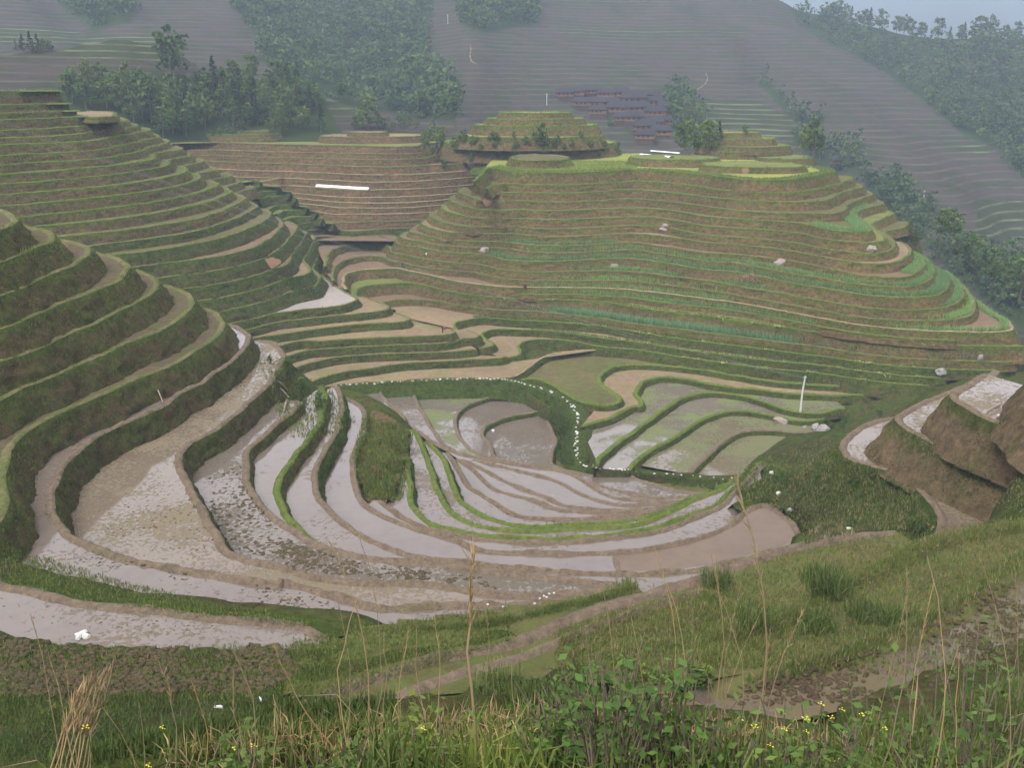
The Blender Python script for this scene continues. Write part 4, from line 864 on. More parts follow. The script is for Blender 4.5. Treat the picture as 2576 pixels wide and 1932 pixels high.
# ------------------------------------------------------------------ far mountainsides
cols = {
 -500: [(330, 330), (240, 372), (120, 430), (200, 500), (110, 600), (40, 680), (-60, 770), (-130, 930)],
 0:    [(330, 330), (235, 372), (135, 430), (200, 500), (110, 600), (40, 680), (-60, 770), (-130, 930)],
 170:  [(332, 336), (225, 378), (118, 428), (190, 500), (100, 600), (20, 690), (-70, 780), (-130, 930)],
 300:  [(345, 346), (210, 386), (90, 425), (180, 500), (90, 600), (0, 690), (-80, 790), (-130, 930)],
 430:  [(355, 356), (230, 390), (108, 424), (200, 490), (110, 590), (0, 700), (-80, 790), (-130, 930)],
 520:  [(360, 360), (260, 390), (165, 414), (240, 480), (130, 580), (0, 705), (-80, 790), (-130, 930)],
 720:  [(364, 360), (280, 392), (212, 416), (270, 480), (150, 580), (0, 720), (-80, 800), (-130, 930)],
 900:  [(378, 360), (310, 392), (268, 410), (275, 470), (200, 550), (95, 650), (0, 745), (-130, 930)],
 1050: [(395, 350), (340, 400), (300, 470), (200, 570), (100, 670), (0, 770), (-90, 860), (-130, 960)],
 1200: [(400, 370), (340, 430), (290, 480), (200, 550), (100, 630), (0, 710), (-90, 790), (-130, 860)],
 1450: [(440, 380), (380, 450), (335, 505), (245, 560), (150, 630), (70, 690), (0, 745), (-120, 860)],
 1700: [(470, 380), (400, 445), (340, 500), (250, 570), (150, 655), (70, 725), (0, 790), (-90, 890)],
 1850: [(520, 380), (420, 450), (330, 520), (220, 610), (120, 710), (40, 790), (0, 840), (0, 960)],
 1950: [(560, 380), (450, 450), (350, 520), (240, 610), (140, 710), (60, 800), (10, 865), (20, 1000)],
 2100: [(620, 370), (500, 445), (390, 520), (270, 610), (170, 710), (90, 800), (40, 880), (70, 1000)],
 2250: [(680, 365), (550, 440), (420, 520), (310, 610), (205, 710), (130, 800), (80, 860), (130, 1000)],
 2400: [(740, 360), (600, 435), (460, 520), (340, 610), (230, 710), (150, 790), (92, 850), (150, 1000)],
 2576: [(830, 350), (680, 425), (520, 510), (380, 610), (250, 715), (160, 790), (98, 845), (160, 1000)],
 3100: [(950, 340), (780, 420), (580, 510), (420, 610), (270, 715), (170, 790), (90, 850), (160, 1000)],
}
FR = np.concatenate([np.linspace(285, 480, 70), np.linspace(483, 920, 150), np.linspace(930, 1150, 12)])
uk = np.array(sorted(cols)); azk = np.array([math.atan2(ray(u, 200)[0], ray(u, 200)[1]) for u in uk])
prof = []
for u in uk:
    rr = [p[1] for p in cols[u]]; zz = [at_r(u, p[0], p[1])[2] for p in cols[u]]
    rr = [rr[0] - 60, rr[0] - 16] + rr; zz = [zz[0] - 50, zz[0] - 22] + zz
    prof.append(np.interp(FR, rr, zz))
prof = np.array(prof)
naz = 420; AZ = np.linspace(azk[0], azk[-1], naz)
Z = np.stack([np.interp(AZ, azk, prof[:, q]) for q in range(len(FR))], 0)       # (nr, naz)
ker = np.ones(9) / 9
Z = np.apply_along_axis(lambda a: np.convolve(np.pad(a, 4, mode='edge'), ker, 'valid'), 1, Z)
X_ = FR[:, None] * np.sin(AZ)[None]; Y_ = FR[:, None] * np.cos(AZ)[None]
zc = Y_ * CP - (Z - CAMZ) * SP; U_ = CU + FPX * X_ / zc; V_p = CV - FPX * (Y_ * SP + (Z - CAMZ) * CP) / zc
def seg_dist(U, V, pts):
    best = np.full(U.shape, 1e9)
    for (a, b), (c, d) in zip(pts[:-1], pts[1:]):
        L2 = (c - a)**2 + (d - b)**2; t = np.clip(((U - a) * (c - a) + (V - b) * (d - b)) / L2, 0, 1)
        best = np.minimum(best, np.hypot(U - a - t * (c - a), V - b - t * (d - b)))
    return best
for s_, amp, w_ in (('2:1050,0 1300,160 1800,460 2212,740', 7, 60), ('2:1230,80 1480,210 1860,430 2212,680', -7, 45), ('2:700,100 930,240 1040,330 1200,500', 5, 50), ('2:1070,350 1130,410 1270,530 1350,660', -6, 40),
                    ('2:1250,380 1500,560 1650,700 2000,1000', 6, 55), ('2:1400,640 1560,760 1800,960', -5, 45), ('2:2060,200 1860,360', 5, 40), ('1:1050,0 1250,250 1500,470', 0, 50),
                    ('1:1350,0 1500,250 1650,460', -9, 90), ('1:1930,40 2000,160 2050,300 2000,500', 6, 60), ('1:240,0 400,140 560,300', -7, 50)):
    Z += amp * np.exp(-(seg_dist(U_, V_p, px(s_)) / w_)**2) * (FR[:, None] > 440)
nz = np.array([[n1(x * .012, y * .012, 2.) * 4 + n1(x * .04, y * .04, 5.) * 1.5 for x, y in zip(a, b)] for a, b in zip(X_, Y_)])
Z += nz * np.clip((FR[:, None] - 430) / 80, 0.15, 1)
STEP = 2.3                                                               # the mountainside itself is cut into terraces
zs = Z / STEP; fr = zs - np.floor(zs); Zt = (np.floor(zs) + np.clip((fr - .45) / .5, 0, 1)) * STEP
def in_px(U, V, s):
    P = np.array(px(s)); return in_poly(np.column_stack([U.ravel(), V.ravel()]), P)
zc = Y_ * CP - (Z - CAMZ) * SP; U_ = CU + FPX * X_ / zc; V_p = CV - FPX * (Y_ * SP + (Z - CAMZ) * CP) / zc
FOREST = ['1:980,0 1080,110 1130,200 1120,260 1250,330 1420,420 1560,480 1700,470 1700,430 1830,300 1850,250 1850,130 1880,0 1880,-60 980,-60',
          '1:1680,440 1860,290 1920,320 1980,470 1970,520 1700,500', '1:1960,-60 2330,-60 2330,100 2212,120 2080,140 1990,100', '1:190,-60 300,50 400,130 560,90 600,40 560,-60',
          '2:1180,0 1240,110 1350,180 1450,220 1600,300 1800,450 1960,590 2100,640 2212,760 2400,900 2400,150 2212,160 1800,150 1700,110 1500,40 1330,0', '2:660,440 700,380 780,420 840,500 840,560 700,560',
          '2:1050,350 1100,350 1250,500 1340,520 1320,640 1500,640 1510,720 1700,830 1800,900 1800,1030 1700,1030 1500,760 1300,720 1210,600 1250,560 1130,420',
          'D:1450,760 1700,900 1850,900 2300,1000 2300,1500 2100,1400 1700,1050']
CLEAR = ['2:1900,270 2040,195 2140,250 2100,330 1960,340 1870,370', '2:2130,240 2400,260 2400,480 2200,420 2150,330']
forest = np.zeros(U_.size)
for s_ in FOREST: forest[in_px(U_, V_p, s_)] = 1
for s_ in CLEAR: forest[in_px(U_, V_p, s_)] = 0
k1 = in_px(U_, V_p, '1:-100,420 220,380 330,330 560,300 900,330 1280,310 1390,400 1500,620 -100,620')
forest[k1[FR[k1 // naz] < 440]] = 1
green = np.zeros(U_.size)
for s_ in ('1:-50,110 200,120 340,130 330,170 0,180', '2:850,420 1050,430 1230,520 1260,600 900,590 840,520', '2:2000,600 2080,640 2040,670 1930,640', '2:2020,880 2212,860 2212,1030 2000,1030', '2:200,125 1000,125 1000,140 200,140', '1:280,150 700,150 700,260 280,230', '1:1330,380 1560,400 1560,480 1400,470'):
    green[in_px(U_, V_p, s_)] = 1
idx = np.arange(Z.size).reshape(Z.shape)
F_ = np.column_stack([idx[:-1, :-1].ravel(), idx[:-1, 1:].ravel(), idx[1:, 1:].ravel(), idx[1:, :-1].ravel()])[:, ::-1]
Zuse = np.where(forest.reshape(Z.shape) > .5, Z, Zt)
def far_mat():
    g = NG('mountain'); z = g.sep()[2]
    wob = g.math('MULTIPLY', g.noise(.012, 2, .5), 5.0)
    band = g.math('FRACT', g.math('DIVIDE', g.math('ADD', z, wob), 2.6))
    soil = g.mix(g.ramp(g.noise(.025, 5, .65), [(.35, 0), (.65, 1)]), (.052, .043, .040), (.033, .036, .027))
    soil = g.mix(g.ramp(g.noise(.09, 5, .7, aniso=(1, 1, 5)), [(.42, 0), (.62, 1)]), soil, (.056, .044, .038))
    gr = g.mix(g.ramp(g.noise(.11, 4, .7), [(.4, 0), (.6, 1)]), (.028, .036, .018), (.038, .045, .023))
    m = g.ramp(g.math('ADD', g.noise(.05, 5, .68, aniso=(1, 1, 4)), g.math('MULTIPLY', g.attr('green'), .3)), [(.46, 0), (.60, .9)])
    col = g.mix(m, soil, gr)
    lipc = g.ramp(band, [(0, 0), (.70, 0), (.84, 1), (.97, 1), (1, 0)])
    brk = g.ramp(g.noise(.045, 4, .7), [(.33, .1), (.58, .9)])
    col = g.mix(g.math('MULTIPLY', lipc, brk), col, g.mix(g.attr('green'), (.074, .072, .052), (.115, .135, .07)))
    col = g.mix(g.attr('forest'), col, (.028, .042, .016))
    g.bump(g.noise(.7, 4, .7), .6, .5)
    return g.done(col, 1, 0.0)
M['mountain'] = far_mat()
mtn = mesh_obj('mountain', np.column_stack([X_.ravel(), Y_.ravel(), Zuse.ravel()]), F_, M['mountain'], None, attrs={'forest': forest, 'green': green}, smooth=False)
tag(mtn, 'terraced mountainside with wooded gullies beyond the village', None, None, 'structure')
# hazy range closing the view behind the ridge
az2 = np.radians(np.linspace(-45, 45, 120)); r2 = np.array([1250, 1600, 2200, 2800, 3200]); zz2 = [-60, -20, 60, 170, 270]
V2 = np.array([(r * math.sin(a), r * math.cos(a), CAMZ + z + (n1(a * 9, r * .004) * 34 + n1(a * 30, r * .01) * 10) * min(1, i / 2)) for i, (r, z) in enumerate(zip(r2, zz2)) for a in az2])
idx = np.arange(len(V2)).reshape(len(r2), 120)
F2 = np.column_stack([idx[:-1, :-1].ravel(), idx[:-1, 1:].ravel(), idx[1:, 1:].ravel(), idx[1:, :-1].ravel()])[:, ::-1]
tag(mesh_obj('far_mountains', V2, F2, M['mountain'], None, attrs={'forest': np.ones(len(V2)) * .6, 'green': np.zeros(len(V2))}, smooth=True), 'pale blue mountain range fading into the haze behind the wooded ridge', None, None, 'structure')
BIGSHEET = tag(mesh_obj('valley_ground', np.array([(-4000, -3000, -60), (4000, -3000, -60), (4000, 6000, -60), (-4000, 6000, -60)]), np.array([[0, 1, 2, 3]]), M['riser_green'], None, attrs={'t': np.full(4, .5)}), 'valley ground far below the hills', None, None, 'structure')
# ------------------------------------------------------------------ valley air
def haze_box():
    g = bpy.data.materials.new('haze'); g.use_nodes = True; n = g.node_tree.nodes; n.clear()
    o = n.new('ShaderNodeOutputMaterial'); v = n.new('ShaderNodeVolumePrincipled')
    v.inputs['Color'].default_value = (.62, .75, 1.0, 1); v.inputs['Density'].default_value = HAZE; v.inputs['Anisotropy'].default_value = .0
    g.node_tree.links.new(v.outputs[0], o.inputs['Volume'])
    x0, x1, y0, y1, z0, z1 = -4100, 4100, -3100, 6100, -61.5, 385
    V = [(x, y, z) for z in (z0, z1) for y in (y0, y1) for x in (x0, x1)]
    F = np.array([[0, 2, 3, 1], [4, 5, 7, 6], [0, 1, 5, 4], [2, 6, 7, 3], [0, 4, 6, 2], [1, 3, 7, 5]])
    return tag(mesh_obj('haze', V, F, g), 'pale blue valley haze', None, None, 'stuff')
HAZE = .00026
haze_box()
# ------------------------------------------------------------------ looking things up on the built ground
def build_bvh(skip=()):
    vs_, fs_, off = [], [], 0
    for o in bpy.data.objects:
        if o.type != 'MESH' or o.name.split('.')[0] in ('haze', 'grass', 'far_mountains') + tuple(skip): continue
        me = o.data; n = len(me.vertices); co = np.empty(n * 3, np.float32); me.vertices.foreach_get('co', co)
        vs_.append(co.reshape(-1, 3))
        for p in me.polygons: fs_.append([v + off for v in p.vertices])
        off += n
    return BVHTree.FromPolygons(np.vstack(vs_).tolist(), fs_, epsilon=0.0)
LAND = build_bvh()
def hit(u, v):
    d = ray(u, v); d = d / np.linalg.norm(d)
    loc, nor, _, dist = LAND.ray_cast(Vector((0, 0, CAMZ)), Vector(d), 6000)
    return (np.array(loc), np.array(nor), dist) if loc is not None else (None, None, None)
def drop_z(x, y, top=420.):
    loc, *_ = LAND.ray_cast(Vector((x, y, top)), Vector((0, 0, -1)), 1000)
    return loc[2] if loc is not None else None
def H(s): return hit(*px(s)[0])[0]
def scatter_px(s, n, tries=3):
    P = np.array(px(s)); lo, hi = P.min(0), P.max(0); out = []
    for _ in range(tries):
        G = rng.uniform(lo, hi, (n, 2)); k = in_poly(G, P)
        for u, v in G[k]:
            loc, nor, d = hit(u, v)
            if loc is not None: out.append((*loc, d))
            if len(out) >= n: return np.array(out)
    return np.array(out) if out else np.zeros((0, 4))

# ------------------------------------------------------------------ trees and shrubs
def tube(path, radii, sides=6):
    path = np.asarray(path, float); n = len(path); V = []; 
    for i in range(n):
        t = path[min(i + 1, n - 1)] - path[max(i - 1, 0)]; t /= max(np.linalg.norm(t), 1e-6)
        a = np.cross(t, (0, 0, 1)) if abs(t[2]) < .9 else np.cross(t, (1, 0, 0)); a /= np.linalg.norm(a); b = np.cross(t, a)
        for k in range(sides):
            w = 2 * math.pi * k / sides; V.append(path[i] + radii[i] * (a * math.cos(w) + b * math.sin(w)))
    F = [[i * sides + k, i * sides + (k + 1) % sides, (i + 1) * sides + (k + 1) % sides, (i + 1) * sides + k] for i in range(n - 1) for k in range(sides)]
    F.append([(n - 1) * sides + k for k in range(sides)])
    return np.array(V), F
def merge(parts):
    V, F, off = [], [], 0
    for v, f in parts:
        V.append(v); F += [[i + off for i in q] for q in f]; off += len(v)
    return np.vstack(V), F
def leaf_quads(C_, size, flat=0.0, asp=1.6):
    """random leaf quads centred on C_"""
    N = len(C_); a = rng.normal(size=(N, 3)); a /= np.linalg.norm(a, axis=1, keepdims=True)
    b = np.cross(a, rng.normal(size=(N, 3))); b /= np.linalg.norm(b, axis=1, keepdims=True)
    if flat: a[:, 2] *= 1 - flat; b[:, 2] *= 1 - flat
    s = size * rng.uniform(.6, 1.3, N)[:, None]
    V = np.stack([C_ - a * s * asp / 2, C_ + b * s * .45, C_ + a * s * asp / 2, C_ - b * s * .45], 1).reshape(-1, 3)
    return V, np.arange(4 * N).reshape(N, 4)
def crown_points(kind, nclump, per, Hh, seed):
    r_ = np.random.default_rng(seed); P, v = [], []
    for q in range(nclump):
        if kind == 'conifer':
            t = (q + .5) / nclump; z = Hh * (.14 + .84 * t); rad = Hh * .21 * (1 - t)**.85 + .15
            w = r_.uniform(0, 2 * math.pi); c = np.array((rad * .6 * math.cos(w), rad * .6 * math.sin(w), z - .1)); cr = np.array((rad * .62, rad * .62, Hh * .035))
        elif kind == 'bamboo':
            t = r_.uniform(.15, 1); w = r_.uniform(0, 2 * math.pi); rad = Hh * .26 * math.sin(math.pi * min(1, t * .85 + .12)) * r_.uniform(.3, 1)
            c = np.array((rad * math.cos(w), rad * math.sin(w), Hh * (.15 + .8 * t))); cr = np.array((Hh * .06, Hh * .06, Hh * .09)) * r_.uniform(.8, 1.4)
        else:
            t = r_.uniform(.0, 1); w = r_.uniform(0, 2 * math.pi); env = math.sin(math.pi * (.12 + .80 * t))**.75
            rad = Hh * .30 * env * math.sqrt(r_.uniform(.15, 1)); c = np.array((rad * math.cos(w), rad * math.sin(w), Hh * (.26 + .66 * t))); cr = Hh * np.array((.10, .10, .075)) * r_.uniform(.75, 1.35)
        d = r_.normal(size=(per, 3)); d /= np.linalg.norm(d, axis=1, keepdims=True)
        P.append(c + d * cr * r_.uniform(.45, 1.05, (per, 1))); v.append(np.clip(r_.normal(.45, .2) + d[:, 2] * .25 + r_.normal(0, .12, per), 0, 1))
    return np.vstack(P), np.concatenate(v)
def tree_meshes(kind, Hh, leaf, seed, nclump=22, per=20, lsize=.5):
    P, v = crown_points(kind, nclump, per, Hh, seed)
    V, F = leaf_quads(P, lsize, asp=1.5)
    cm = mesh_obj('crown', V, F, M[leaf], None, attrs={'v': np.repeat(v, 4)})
    r_ = np.random.default_rng(seed + 100); parts = []
    tp = [np.array((0, 0, -.5)), np.array((0, 0, Hh * .3)) + r_.normal(0, .12, 3) * (1, 1, 0), np.array((0, 0, Hh * .65)) + r_.normal(0, .25, 3) * (1, 1, 0), np.array((0, 0, Hh * .93))]
    parts.append(tube(tp, [Hh * .02, Hh * .016, Hh * .009, Hh * .003], 6))
    if kind != 'conifer':
        for q in range(5):
            z = Hh * r_.uniform(.28, .6); w = r_.uniform(0, 6.28); e = np.array((math.cos(w), math.sin(w), .9)) * Hh * r_.uniform(.16, .26)
            parts.append(tube([np.array((0, 0, z)), np.array((0, 0, z)) + e * .5, np.array((0, 0, z)) + e], [Hh * .009, Hh * .006, Hh * .002], 4))
    Vt, Ft = merge(parts); tm = mesh_obj('trunk', Vt, Ft, M['bark'])
    a, b = tm.data, cm.data
    for o in (tm, cm): bpy.data.objects.remove(o)
    return a, b
PROTO = {}
for nm, kind, hh, leaf, nv, nc, per, ls in (('broad', 'broad', 10, 'leaf_tree', 4, 26, 22, .62), ('bright', 'broad', 8, 'leaf_bright', 3, 22, 22, .52), ('conifer', 'conifer', 12, 'leaf_pine', 3, 26, 20, .6), ('bamboo', 'bamboo', 9, 'leaf_bamboo', 4, 34, 16, .5)):
    PROTO[nm] = [tree_meshes(kind, hh, leaf, 11 * i + len(nm), nc, per, ls) for i in range(nv)]
NAT = {'broad': 10, 'bright': 8, 'conifer': 12, 'bamboo': 9}
def plant_tree(kind, loc, height, label, group=None, name=None, cat='tree'):
    tm, cm = random.choice(PROTO[kind])
    root = empty(name or {'broad': 'leafy_tree', 'bright': 'leafy_tree', 'conifer': 'conifer_tree', 'bamboo': 'bamboo_clump'}[kind], loc, random.uniform(0, 6.28))
    s = height / NAT[kind]; root.scale = (s * random.uniform(.9, 1.15), s * random.uniform(.9, 1.15), s)
    for n_, m_ in (('trunk', tm), ('crown', cm)):
        o = bpy.data.objects.new(n_, m_); C.objects.link(o); o.parent = root
    tag(root, label, cat, group); return root
# the wood on the knoll behind the head of the valley
LBL = {'broad': 'dark leafy tree in the wood behind the head of the valley', 'bamboo': 'feathery pale green tree in the wood behind the head of the valley', 'conifer': 'dark pointed conifer in the wood behind the head of the valley', 'bright': 'light green round tree in the wood behind the head of the valley'}
woods = px('1:215,420 320,360 470,380 600,380 700,400 860,420 960,350 1120,350 1280,380 1390,440 1400,590 1180,585 900,585 700,605 600,570 480,490 320,490')
wp = np.array(woods); placed = []
for _ in range(2600):
    u, v = rng.uniform(wp.min(0), wp.max(0))
    if not len(in_poly(np.array([[u, v]]), wp)): continue
    loc, nor, d = hit(u, v)
    if loc is None or d < 325 or d > 470: continue
    if any((loc[0] - q[0])**2 + (loc[1] - q[1])**2 < 3.7**2 for q in placed): continue
    placed.append(loc)
    if len(placed) >= 95: break
for loc in placed:
    k_ = random.choices(['broad', 'bamboo', 'conifer', 'bright'], [.44, .30, .18, .08])[0]
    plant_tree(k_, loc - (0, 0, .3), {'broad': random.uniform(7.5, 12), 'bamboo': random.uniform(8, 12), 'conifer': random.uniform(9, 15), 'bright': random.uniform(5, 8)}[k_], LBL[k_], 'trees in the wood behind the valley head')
def spot(s, kind, height, label, group=None, r=None, name=None, cat='tree'):
    u, v = px(s)[0]
    if r is None: loc, _, d = hit(u, v)
    else: loc = at_r(u, v, r)
    if loc is None: return None
    return plant_tree(kind, np.array(loc) - (0, 0, .15), height, label, group, name, cat)
spot('1:745,360', 'broad', 21, 'tall broad dark tree rising above the wood beside the red earth bank')
for s_, hh in (('1:100,225', 7), ('1:70,220', 6), ('1:135,228', 8), ('1:165,226', 7)): spot(s_, 'conifer', hh, 'small dark conifer on the crest of the far knoll', 'conifers on the knoll crest')
for s_, hh in (('1:190,222', 5), ('1:215,222', 4.5)): spot(s_, 'broad', hh, 'round bush on the crest of the far knoll', 'bushes on the knoll crest')
G_ = 'bushes on the platform at the valley head'
for s_, k_, hh in (('1:1590,560', 'bright', 13), ('1:1560,565', 'bright', 8), ('1:1630,560', 'bright', 7)): spot(s_, k_, hh, 'bright green tree on the brown platform at the valley head', G_)
for s_, k_, hh in (('1:1660,560', 'broad', 5), ('1:1735,555', 'bright', 6), ('1:1770,555', 'bamboo', 6), ('1:1700,565', 'broad', 4), ('1:1800,560', 'broad', 4), ('1:1530,555', 'broad', 5), ('1:1870,560', 'broad', 5)):
    spot(s_, k_, hh, 'low bush on the brown platform at the valley head', G_)
for s_, k_, hh in (('1:1870,640', 'bright', 8.5), ('1:1840,640', 'broad', 6), ('1:1905,635', 'bright', 7)): spot(s_, k_, hh, 'rounded green bush between the brown platform and the grassy knoll', 'bushes beside the grassy knoll')
for s_, hh in (('1:950,585', 3.2), ('1:985,580', 3.6), ('1:1010,582', 2.6), ('1:920,588', 2.4)): spot(s_, 'broad', hh, 'low bush on the small platform with the white bed', 'bushes on the small platform')
for s_, hh in (('2:120,640', 8.5), ('2:140,645', 5.5)): spot(s_, 'broad', hh, 'dark bushy tree at the foot of the grassy knoll', 'trees at the foot of the knoll')
spot('2:420,548', 'broad', 4.5, 'small dark tree on the shoulder of the grassy knoll')
for s_, hh in (('2:300,600', 3), ('2:200,625', 3.5), ('2:260,640', 3), ('2:340,640', 3), ('2:60,630', 3.2), ('2:400,640', 2.6), ('1:2150,620', 3.2), ('1:2040,630', 3.5), ('1:2100,650', 3), ('1:1990,610', 3.6), ('2:10,600', 2.8), ('2:460,640', 2.4), ('1:1960,640', 4)):
    spot(s_, 'broad', hh, 'scrubby bush on the lower bank of the grassy knoll', 'scrub round the grassy knoll')
for s_, hh in (('2:745,668', 11.5), ('2:800,665', 10), ('2:845,662', 10.5), ('2:770,665', 8.5), ('2:870,655', 7)): spot(s_, 'bright', hh, 'fresh green bush in the clump on the big hill top', 'bush clump on the big hill')
spot('2:893,615', 'conifer', 7, 'slim dark sapling on the stepped green knoll'); spot('2:1006,582', 'broad', 3.6, 'small dark shrub on the orange soil bed')
for s_, hh, k_ in (('2:1300,680', 9, 'bamboo'), ('2:1260,680', 7, 'bamboo'), ('2:1330,690', 8, 'bamboo'), ('2:1440,700', 7, 'bamboo'), ('2:1480,715', 7, 'bamboo'), ('2:750,540', 9, 'bamboo'), ('2:800,545', 8, 'bamboo'), ('2:720,520', 10, 'broad'), ('2:690,500', 9, 'broad')):
    spot(s_, k_, hh * 1.4, 'feathery tree in the deep valley behind the big hill', 'trees in the deep valley')
# scrub down the right-hand edge of the big hill
for i_, (x, y) in enumerate(((1420, 790), (1480, 850), (1440, 830), (1530, 920), (1590, 960), (1640, 1010), (1690, 1040), (1740, 1090), (1800, 1140), (1860, 1190), (1920, 1230), (1960, 1280), (2010, 1310), (2060, 1340), (2110, 1370), (2170, 1400), (1560, 900), (1770, 1080), (1990, 1260), (2190, 1350), (1840, 1140), (1340, 690), (1300, 650))):
    spot(f'D:{x},{y}', 'broad' if i_ % 3 else 'bamboo', random.uniform(2.0, 3.6), 'dry scrubby bush on the far edge of the big terraced hill', 'scrub along the edge of the big hill', name='scrub_bush', cat='bush')
for s_, hh in (('D:1830,1100', 9), ('D:1900,1080', 8), ('D:2000,1150', 11), ('D:2100,1180', 10), ('D:1750,980', 8), ('D:2180,1250', 12), ('D:1640,830', 9), ('D:1700,850', 10), ('D:2200,1120', 9), ('D:1850,980', 8)):
    spot(s_, 'broad', hh, 'dark tree in the gully beyond the big hill edge', 'trees beyond the big hill edge', r=random.uniform(300, 330))
for poly_, n_, h0, h1, lab, grp in (('8:880,470 1000,400 1250,420 1500,520 1680,680 1700,770 1350,790 1100,720 980,600', 16, .7, 1.7, 'low weedy bush on the green bank below the dry spur', 'bushes on the green bank'),
                                    ('3:1640,1010 1760,1000 1960,1160 2060,1200 2000,1400 1850,1300', 14, .9, 2.0, 'leafy bush on the flank of the near hill beside the flooded ledges', 'bushes on the near hill flank'),
                                    ('8:1100,240 1300,200 1500,130 1480,210 1280,290', 7, 1.2, 2.4, 'dark bush on the bank behind the dry spur', 'bushes behind the dry spur'), ('7:560,330 760,440 730,700 640,800 560,600', 6, .6, 1.3, 'weedy clump on the green rib between the flooded strips', 'weeds on the green rib')):
    for x, y, z, d in scatter_px(poly_, n_):
        plant_tree(random.choice(['bright', 'broad', 'bamboo']), (x, y, z - .25), random.uniform(h0, h1), lab, grp, 'weedy_bush', 'bush')
for s_, hh in (('S:1530,1730', 1.9), ('S:1572,1722', 1.6), ('S:1490,1740', 1.5), ('S:1620,1740', 1.5), ('S:1660,1760', 1.7), ('S:1440,1745', 1.2), ('S:1700,1752', 1.5), ('S:1738,1744', 1.6), ('S:1775,1736', 1.3)): spot(s_, 'bright', hh, 'leafy bush at the end of the middle grassy bund', 'bushes at the bund end', name='weedy_bush', cat='bush')
for poly_, n_, lab, grp in (('1:1830,590 2150,600 2190,700 1960,760 1850,700', 26, 'scrubby bush on the rough bank between the valley head and the grassy knoll', 'scrub between valley head and knoll'), ('2:-90,625 380,630 500,660 480,690 0,680', 12, 'scrubby bush along the foot of the grassy knoll', 'scrub at the knoll foot')):
    for x, y, z, d in scatter_px(poly_, n_): plant_tree(random.choice(['broad', 'broad', 'bright']), (x, y, z - .3), random.uniform(2.0, 3.8), lab, grp, 'scrub_bush', 'bush')
# far woods: nobody could count them
def far_wood(polys, n, hmin, hmax, leaf, label, seed):
    r_ = np.random.default_rng(seed); VV, FF, vv, off = [], [], [], 0
    base = {}
    for q in range(5): base[q] = crown_points('conifer' if q < 2 else 'broad', 12, 6, 1.0, seed + q)
    for s_, w_ in polys:
        pts = scatter_px(s_, int(n * w_))
        for x, y, z, d in pts:
            if d < 380: continue
            if n1(x * .018, y * .018, 3.) + .6 * n1(x * .06, y * .06, 9.) < r_.uniform(-.75, .05): continue
            P, v = base[r_.integers(0, 5)]; h_ = r_.uniform(hmin, hmax); w = r_.uniform(.8, 1.4)
            a = r_.uniform(0, 6.28); Pq = np.column_stack([(P[:, 0] * math.cos(a) - P[:, 1] * math.sin(a)) * w, (P[:, 0] * math.sin(a) + P[:, 1] * math.cos(a)) * w, P[:, 2]]) * h_ + (x, y, z - .5)
            V, F = leaf_quads(Pq, h_ * .115, asp=1.3)
            VV.append(V); FF.append(F + off); off += len(V); vv.append(np.repeat(np.clip(v + r_.normal(0, .22), 0, 1), 4))
    o = mesh_obj('woods', np.vstack(VV), np.vstack(FF), M[leaf], None, attrs={'v': np.concatenate(vv)})
    return tag(o, label, 'woods', None, 'stuff')
far_wood([(FOREST[0], .5), (FOREST[1], .1), (FOREST[2], .1), (FOREST[3], .06)], 1700, 7, 15, 'leaf_forest', 'hazy blue green woods filling the gully of the far mountainside', 5)
far_wood([(FOREST[4], .62), (FOREST[5], .04), (FOREST[6], .14), (FOREST[7], .12)], 1500, 6, 13, 'leaf_forest', 'hazy dark woods on the far ridge and its side gullies', 9)
# trees standing against the sky on the far ridge
for x, y in ((1370, 0), (1410, 20), (1440, 30), (1465, 30), (1520, 60), (1545, 70), (1595, 80), (1660, 100), (1690, 105), (1720, 115), (1765, 130), (1840, 160), (1890, 165), (1930, 155), (1950, 160), (2015, 155), (2060, 160), (2130, 160), (2180, 165)):
    u, v = px(f'2:{x},{y}')[0]
    for dv in range(0, 60, 6):
        loc, _, d = hit(u, v + dv)
        if loc is not None and d < 1100: break
    if loc is not None: plant_tree(random.choice(['broad', 'conifer', 'broad']), loc, random.uniform(10, 17), 'dark tree standing out on the crest of the far wooded ridge', 'trees on the far ridge crest')
# ------------------------------------------------------------------ crops on the terraces
def lip_u(P, h): return np.array([project((p[0], p[1], CAMZ - h))[0] for p in P])
def rows_on(i, u0, u1, offs, sp, hgt, wid, mat, nb=5, name='crop_rows', src=None, sd=.12, z0=0.0):
    P = src if src is not None else BIG_LIP[i]; Q, n2, _ = LIPN[id(P)]; h = next(t[1] for t in TERR if t[0] is P)
    uu = lip_u(P, h); L = np.concatenate([[0], np.cumsum(np.linalg.norm(np.diff(P, axis=0), axis=1))])
    base = []
    for o_ in offs:
        s = np.arange(0, L[-1], sp) + rng.uniform(0, sp); s = s[s < L[-1] - .1]
        q = np.stack([np.interp(s, L, P[:, 0]), np.interp(s, L, P[:, 1])], 1); nn = np.stack([np.interp(s, L, n2[:, 0]), np.interp(s, L, n2[:, 1])], 1)
        u_ = np.interp(s, L, uu); k = (u_ > u0) & (u_ < u1) & (rng.uniform(0, 1, len(s)) < .9)
        base.append(q[k] - nn[k] * (o_ + rng.normal(0, sd, k.sum()))[:, None])
    base = np.vstack(base); base = np.repeat(base, nb, 0) + rng.normal(0, .07, (len(base) * nb, 2))
    b3 = np.column_stack([base, np.full(len(base), CAMZ - h + z0)])
    V, F, v = blades(b3, hgt * rng.uniform(.65, 1.25, len(b3)), wid * rng.uniform(.7, 1.3, len(b3)), .5)
    o = mesh_obj(name, V, F, M[mat], TOBJ[id(P)], attrs={'v': v}); o['kind'] = 'stuff'
